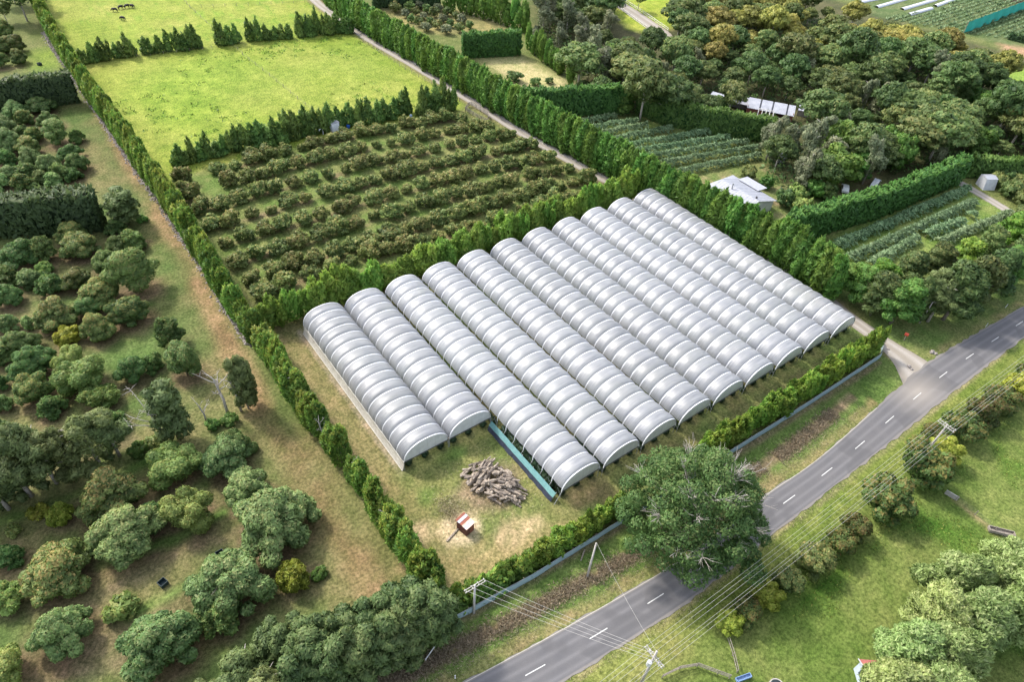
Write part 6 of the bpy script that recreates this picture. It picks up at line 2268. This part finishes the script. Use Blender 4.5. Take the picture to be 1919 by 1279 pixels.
for (a, c_, nm_, lb, mt_, hz) in (((1327, 183), (1351, 190), "lean_to", "pale lean-to roof at the left end of the shed row", ironr, 2.6), ((1369, 191), (1409, 199), "lean_to", "dull grey lean-to roof between the left lean-to and the red shed", plain("dull_iron", (.30, .30, .33), (.22, .22, .25), .8, .5), 2.6), ((1496, 206), (1520, 211), "lean_to", "pale lean-to roof at the right end of the red shed", ironr, 3.0)):
    p0, p1 = P(*a, hz), P(*c_, hz)
    l_ = math.hypot(p1[0] - p0[0], p1[1] - p0[1])
    e = empty(nm_, (p0[0], p0[1], 0), math.atan2(p1[1] - p0[1], p1[0] - p0[0]), lb, "shed", "lean-to sheds of the gully")
    mb = MB()
    mb.add([(0, 0, hz), (l_, 0, hz), (l_, 3.6, hz + .9), (0, 3.6, hz + .9), (0, 0, hz - .08), (l_, 0, hz - .08), (l_, 3.6, hz + .82), (0, 3.6, hz + .82)], [(0, 1, 2, 3), (7, 6, 5, 4), (0, 4, 5, 1), (1, 5, 6, 2), (2, 6, 7, 3), (3, 7, 4, 0)])
    mb.build("roof", mt_, e)
    mb = MB()
    mb.box((l_ / 2, 3.2, (hz + .7) / 2), (l_ - .3, .1, hz + .7))
    mb.build("wall", plain("grey_board", (.34, .33, .32), (.24, .23, .23), 2, .8), e)
    for k in range(3):
        mb = MB()
        mb.box((.3 + k * (l_ - .6) / 2, .35, hz / 2 - .02), (.15, .15, hz - .1))
        mb.build("post", wood, e)
# pergola frame
p0 = P(1437, 206, 4.6)
e = empty("pergola_frame", (p0[0], p0[1], 0), la, "bare white gable frame standing before the red shed", "frame")
e.scale = (1, 1, 1.28)
for k in range(5):
    mb = MB()
    xx = (k - 2) * 1.1
    mb.bar((xx, -2.2, 2.0), (xx, 0, 3.6), .09, 5)
    mb.bar((xx, 2.2, 2.0), (xx, 0, 3.6), .09, 5)
    mb.bar((xx, -2.2, 0), (xx, -2.2, 2.0), .07, 5)
    mb.bar((xx, 2.2, 0), (xx, 2.2, 2.0), .07, 5)
    mb.build("rafter", plain("white_timber", (.72, .70, .66), (.55, .53, .5), 4, .7), e)
mb = MB()
mb.bar((-2.3, 0, 3.62), (2.3, 0, 3.62), .08, 5)
mb.bar((-2.3, -2.2, 2.0), (2.3, -2.2, 2.0), .08, 5)
mb.build("ridge", plain("white_timber", (.72, .70, .66), (.55, .53, .5), 4, .7), e)

# white shed at the right edge
p0 = P(1845, 350)
e = empty("white_shed", (p0[0], p0[1], 0), math.radians(-32), "small white shed with a sloping front beside the side drive", "shed")
mb = MB()
mb.add([(-1.7, -1.9, 0), (1.7, -1.9, 0), (1.7, 1.7, 0), (-1.7, 1.7, 0), (-1.6, -1.1, 2.9), (1.6, -1.1, 2.9), (1.6, 1.6, 2.9), (-1.6, 1.6, 2.9)], [(0, 1, 5, 4), (1, 2, 6, 5), (2, 3, 7, 6), (3, 0, 4, 7)])
mb.build("wall", plain("white_canvas", (.52, .53, .56), (.42, .43, .46), 1.5, .6), e)
mb = MB()
mb.add([(-1.7, -1.2, 2.9), (1.7, -1.2, 2.9), (1.7, 1.7, 2.9), (-1.7, 1.7, 2.9), (-1.5, .3, 3.35), (1.5, .3, 3.35)], [(0, 1, 5, 4), (2, 3, 4, 5), (1, 2, 5), (3, 0, 4)])
mb.build("roof", roofw, e)
mb = MB()
mb.add([(-.5, -1.84, .1), (.5, -1.84, .1), (.5, -1.32, 2.0), (-.5, -1.32, 2.0)], [(0, 1, 2, 3)])
mb.build("door", plain("door_panel", (.52, .54, .57), (.45, .46, .5), 2, .5), e)


def car(label, bx, by, rz, L_, H_, paint):
    x, y = P(bx, by)
    e = empty("parked_car", (x, y, 0), rz, label, "car", "vehicles parked behind the house")
    w_ = .86
    prof = [(-L_ / 2, .35), (-L_ / 2, .85), (-L_ / 2 + .3, H_ * .62), (-L_ / 2 + .75, H_), (L_ * .12, H_), (L_ * .26, H_ * .66), (L_ / 2 - .1, H_ * .58), (L_ / 2, .4)]
    vs = [(a, -w_ * (1 if z < H_ * .7 else .84), z) for a, z in prof] + [(a, w_ * (1 if z < H_ * .7 else .84), z) for a, z in prof]
    n = len(prof)
    fs = [tuple(range(n))[::-1], tuple(range(n, 2 * n))] + [(i, (i + 1) % n, (i + 1) % n + n, i + n) for i in range(n)]
    mb = MB()
    mb.add(vs, fs)
    mb.build("body", plain(paint[0], paint[1], paint[2], 2, .3, .5), e)
    mb = MB()
    mb.add([(L_ * .125 + .02, -.66, H_ * .97), (L_ * .125 + .02, .66, H_ * .97), (L_ * .255 + .04, .76, H_ * .69), (L_ * .255 + .04, -.76, H_ * .69)], [(0, 3, 2, 1)])
    mb.build("windscreen", glass, e)
    for s_ in (-1, 1):
        mb = MB()
        mb.add([(-L_ / 2 + .7, s_ * .80, H_ * .92), (L_ * .11, s_ * .80, H_ * .92), (L_ * .2, s_ * .89, H_ * .69), (-L_ / 2 + .5, s_ * .89, H_ * .69)], [(0, 1, 2, 3)])
        mb.build("side_window", glass, e)
        for a in (-L_ * .3, L_ * .3):
            mb = MB()
            mb.tube([(a, s_ * .72, .33), (a, s_ * .90, .33)], .33, 12)
            mb.build("wheel", plain("tyre", (.03, .03, .03), (.02, .02, .02), 4, .8), e)


car("white hatchback parked among the trees behind the garden", 1582, 357, .6, 4.1, 1.5, ("car_white", (.78, .78, .79), (.72, .72, .73)))
car("pale grey van half hidden behind the long bright hedge", 1638, 350, .3, 4.9, 2.1, ("car_grey", (.50, .53, .58), (.44, .47, .52)))

# pump box and barrels at the orchard's upper edge
x, y = P(627, 245)
e = empty("pump_box", (x, y, 0), math.radians(8), "tall white pump box between the young conifers and orchard", "box")
mb = MB()
mb.box((0, 0, 1.35), (2.2, 2.0, 2.4))
mb.build("housing", plain("box_white", (.72, .74, .79), (.64, .66, .72), 2, .5), e)
mb = MB()
mb.box((0, 0, 2.6), (2.4, 2.2, .1))
mb.build("lid", roofw, e)
mb = MB()
mb.box((0, 0, .08), (2.3, 2.1, .14))
mb.build("base", wood, e)
x, y = P(606, 252)
e = empty("standpipe", (x, y, 0), 0, "white bent standpipe left of the pump box", "pipe")
mb = MB()
mb.tube([(0, 0, 0), (0, 0, 1.5), (-.25, 0, 1.7), (-1.0, 0, 1.75)], .11, 6)
mb.build("pipe", hoop_m, e)
mb = MB()
mb.tube([(-1.0, 0, 1.76), (-1.0, 0, 1.35)], .14, 6)
mb.build("nozzle", hoop_m, e)
for bx, by, lb, cc_, s_ in ((653, 240, "bright blue barrel right of the white pump box", (.02, .10, .42), 1.0), (770, 221, "pale blue tub at the foot of the young conifers", (.42, .52, .66), .8)):
    x, y = P(bx, by)
    mb = MB()
    mb.tube([(0, 0, 0), (0, 0, .12), (0, 0, .5), (0, 0, .9), (0, 0, 1.0)], [.42 * s_, .5 * s_, .54 * s_, .5 * s_, .42 * s_], 12)
    tag(mb.build("barrel", plain("barrel%d" % bx, cc_, tuple(v * .8 for v in cc_), 3, .4), None, True, (x, y, 0)), lb, "barrel")
# dark tubs in the left orchard
tub = plain("tub_green", (.025, .05, .055), (.02, .035, .04), 3, .6)
for bx, by, lb in ((307, 1096, "dark green open bin on the bare strip between near avocado trees"), (414, 1042, "dark green bin beside the pale avocado tree"), (75, 122, "dark tub on the sunlit grass beyond the tall dark hedge")):
    x, y = P(bx, by)
    e = empty("picking_bin", (x, y, 0), random.uniform(0, 1), lb, "bin", "dark picking bins")
    e.scale = (.85, .85, .85)
    mb = MB()
    for a, c_ in (((0, -.55, .45), (1.2, .06, .8)), ((0, .55, .45), (1.2, .06, .8)), ((-.57, 0, .45), (.06, 1.04, .8)), ((.57, 0, .45), (.06, 1.04, .8)), ((0, 0, .12), (1.08, 1.04, .06))):
        mb.box(a, c_)
    mb.build("sides", tub, e)
    mb = MB()
    for s_ in (-.4, .4):
        mb.box((0, s_, .04), (1.1, .12, .1))
    mb.build("skids", tub, e)
# roadside marker posts, letterbox, rocks, pale teal tank
for k, (bx, by, lb) in enumerate(((1847, 613, "white road marker post nearest the junction"), (1884, 577, "white road marker post farther along the verge"), (853, 1273, "white marker post in the dry grass at the bottom"))):
    x, y = P(bx, by)
    e = empty("marker_post", (x, y, 0), 0, lb, "marker post", "road marker posts")
    mb = MB()
    mb.box((0, 0, .5), (.14, .09, 1.0))
    mb.build("post", hoop_m, e)
    mb = MB()
    mb.box((0, -.05, .85), (.09, .02, .14))
    mb.build("reflector", plain("reflector_red", (.5, .05, .03), (.4, .04, .03), 3, .3), e)
x, y = P(1694, 638)
e = empty("letterbox", (x, y, 0), math.radians(20), "red letterbox on a pale leaning post at the driveway mouth", "letterbox")
mb = MB()
mb.tube([(0, 0, -.1), (.25, .1, 1.1)], .08, 6)
mb.build("post", log_b, e)
mb = MB()
mb.box((.25, .1, 1.32), (.5, .7, .42))
mb.add([(0, -.25, 1.53), (.5, -.25, 1.53), (.5, .45, 1.53), (0, .45, 1.53), (.25, -.25, 1.72), (.25, .45, 1.72)], [(0, 1, 4), (2, 3, 5), (1, 2, 5, 4), (3, 0, 4, 5)])
mb.build("box", plain("letterbox_red", (.52, .08, .04), (.42, .06, .04), 3, .5), e)
mb = MB()
mb.box((.25, -.26, 1.35), (.34, .03, .08))
mb.build("slot", dark_i, e)
R = random.Random(3)
for k, (bx, by, s_, lb) in enumerate(((1746, 661, .55, "pale boulder at the corner of driveway and road"), (1753, 664, .35, "smaller boulder right of the corner boulder"), (1703, 688, .4, "grey boulder on the near side of the driveway mouth"), (1708, 693, .3, "smaller grey boulder below its neighbour at the driveway mouth"), (1664, 655, .3, "small pale rock on the corner of the mown verge"))):
    x, y = P(bx, by)
    mb = MB()
    vs = [(v[0] * s_ * R.uniform(.9, 1.5), v[1] * s_ * R.uniform(.7, 1.1), v[2] * s_ * .7 + s_ * .35) for v in ICO]
    mb.add(vs, ICF)
    tag(mb.build("boulder", stone_m, None, False, (x, y, 0)), lb, "boulder")
x, y = P(1684, 281)
mb = MB()
mb.tube([(0, 0, 0), (0, 0, 2.4), (0, 0, 2.9), (0, 0, 3.1)], [1.5, 1.5, 1.0, .3], 16)
tag(mb.build("water_tank", plain("tank_teal", (.22, .38, .36), (.18, .30, .29), 2, .5), None, True, (x, y, 0)), "pale teal water tank among the trees above the long hedge", "water tank")
x, y = P(1463, 303)
mb = MB()
mb.tube([(0, 0, 0), (0, 0, 2.2), (0, 0, 2.6)], [1.2, 1.2, .5], 14)
tag(mb.build("water_tank", whiter, None, True, (x, y, 0)), "white tank glimpsed between trees behind the house", "water tank")
x, y = P(1237, 1030)
mb = MB()
mb.tube([(-.6, .3, .9), (1.0, -.9, .25)], .13, 6)
tag(mb.build("fallen_branch", deadwood, None, False, (x, y, 0)), "fallen grey branch at the foot of the giant tree", "branch")
x, y = P(1092, 1042)
mb = MB()
mb.box((0, 0, .12), (1.9, .16, .14), math.radians(32))
tag(mb.build("timber_beam", log_b, None, False, (x, y, 0)), "pale plank lying in the grass below the cloth fence", "beam")
x, y = P(772, 1208)
mb = MB()
mb.box((1.4, -2.4, .5), (2.4, .1, .14), math.radians(22))
mb.box((.4, -2.8, .22), (.1, .1, .5))
mb.box((2.4, -2.0, .22), (.1, .1, .5))
tag(mb.build("low_rail", plain("white_rail", (.74, .74, .72)), None, False, (x, y, 0)), "low white rail beside the dense conifers at the bottom", "rail")

# far field: row covers and the green shade net
rc = plain("row_cover", (.52, .53, .56), (.42, .43, .46), 1.5, .5)
for k, (a, c_) in enumerate((((1600, 7), (1655, -4)), ((1642, 14), (1712, -6)), ((1690, 18), (1752, 0)), ((1703, 28), (1745, 16)), ((1752, 12), (1790, -2)))):
    p0, p1 = P(*a), P(*c_)
    l_ = math.hypot(p1[0] - p0[0], p1[1] - p0[1])
    mb = MB()
    vs, fs = [], []
    nsg = max(4, int(l_ / 3))
    for i in range(nsg + 1):
        for q in range(7):
            w_ = PI * q / 6
            vs.append((l_ * i / nsg, -1.1 * math.cos(w_), .05 + .75 * math.sin(w_) * (1 + .08 * math.sin(i * 3.1))))
    for i in range(nsg):
        for q in range(6):
            b0 = i * 7 + q
            fs.append((b0, b0 + 7, b0 + 8, b0 + 1))
    mb.add(vs, fs)
    o = mb.build("row_cover", rc, None, True, (p0[0], p0[1], 0))
    o.rotation_euler = (0, 0, math.atan2(p1[1] - p0[1], p1[0] - p0[0]))
    tag(o, "white plastic row cover in the far crop field, %s from the left" % ordn(k), "row cover", "row covers in the far field")
p0, p1 = P(1806, 62), P(1935, 12)
l_ = math.hypot(p1[0] - p0[0], p1[1] - p0[1])
e = empty("shade_net", (p0[0], p0[1], 0), math.atan2(p1[1] - p0[1], p1[0] - p0[0]), "bright teal shade net standing across the far crop field", "shade net")
mb = MB()
vs, fs = [], []
nsg = 40
for i in range(nsg + 1):
    s_ = .35 * math.sin(i * 1.3)
    vs += [(l_ * i / nsg, s_, 0), (l_ * i / nsg, s_ * .4, 2.2), (l_ * i / nsg, -s_ * .5, 4.6)]
for i in range(nsg):
    for q in (0, 1):
        fs.append((i * 3 + q, i * 3 + q + 3, i * 3 + q + 4, i * 3 + q + 1))
mb.add(vs, fs)
mb.build("net", plain("net_teal", (.02, .36, .29), (.03, .28, .23), 1.2, .8), e)
for i in range(0, nsg + 1, 4):
    mb = MB()
    mb.tube([(l_ * i / nsg, .3, -.1), (l_ * i / nsg, .3, 4.8)], .12, 5)
    mb.build("post", wood, e)
hedge("low_hedge", "low dark hedge at the far right beyond the crop field", px((1888, 74), (1960, 92)), 1.6, 2.6, 'hedge_dk', .4, 6)
# big trees at the top left corner beyond the hedge
TL = FK['dark']
for bx, by, s, sz, kd, lb in ((52, 40, 1.5, 1.5, 'dark', "largest dark tree in the top left corner"), (15, 44, .8, .8, 'dark', "smaller dark tree at the left edge of the top corner"), (84, 22, .8, .9, 'olive', "olive tree at the top beside the conifer row"), (30, 8, 1.1, 1.2, 'dark', "dark tree behind the largest top left tree")):
    x, y = P(bx, by)
    FK[kd].plant(x, y, lb, "trees of the top left corner", s, sz)
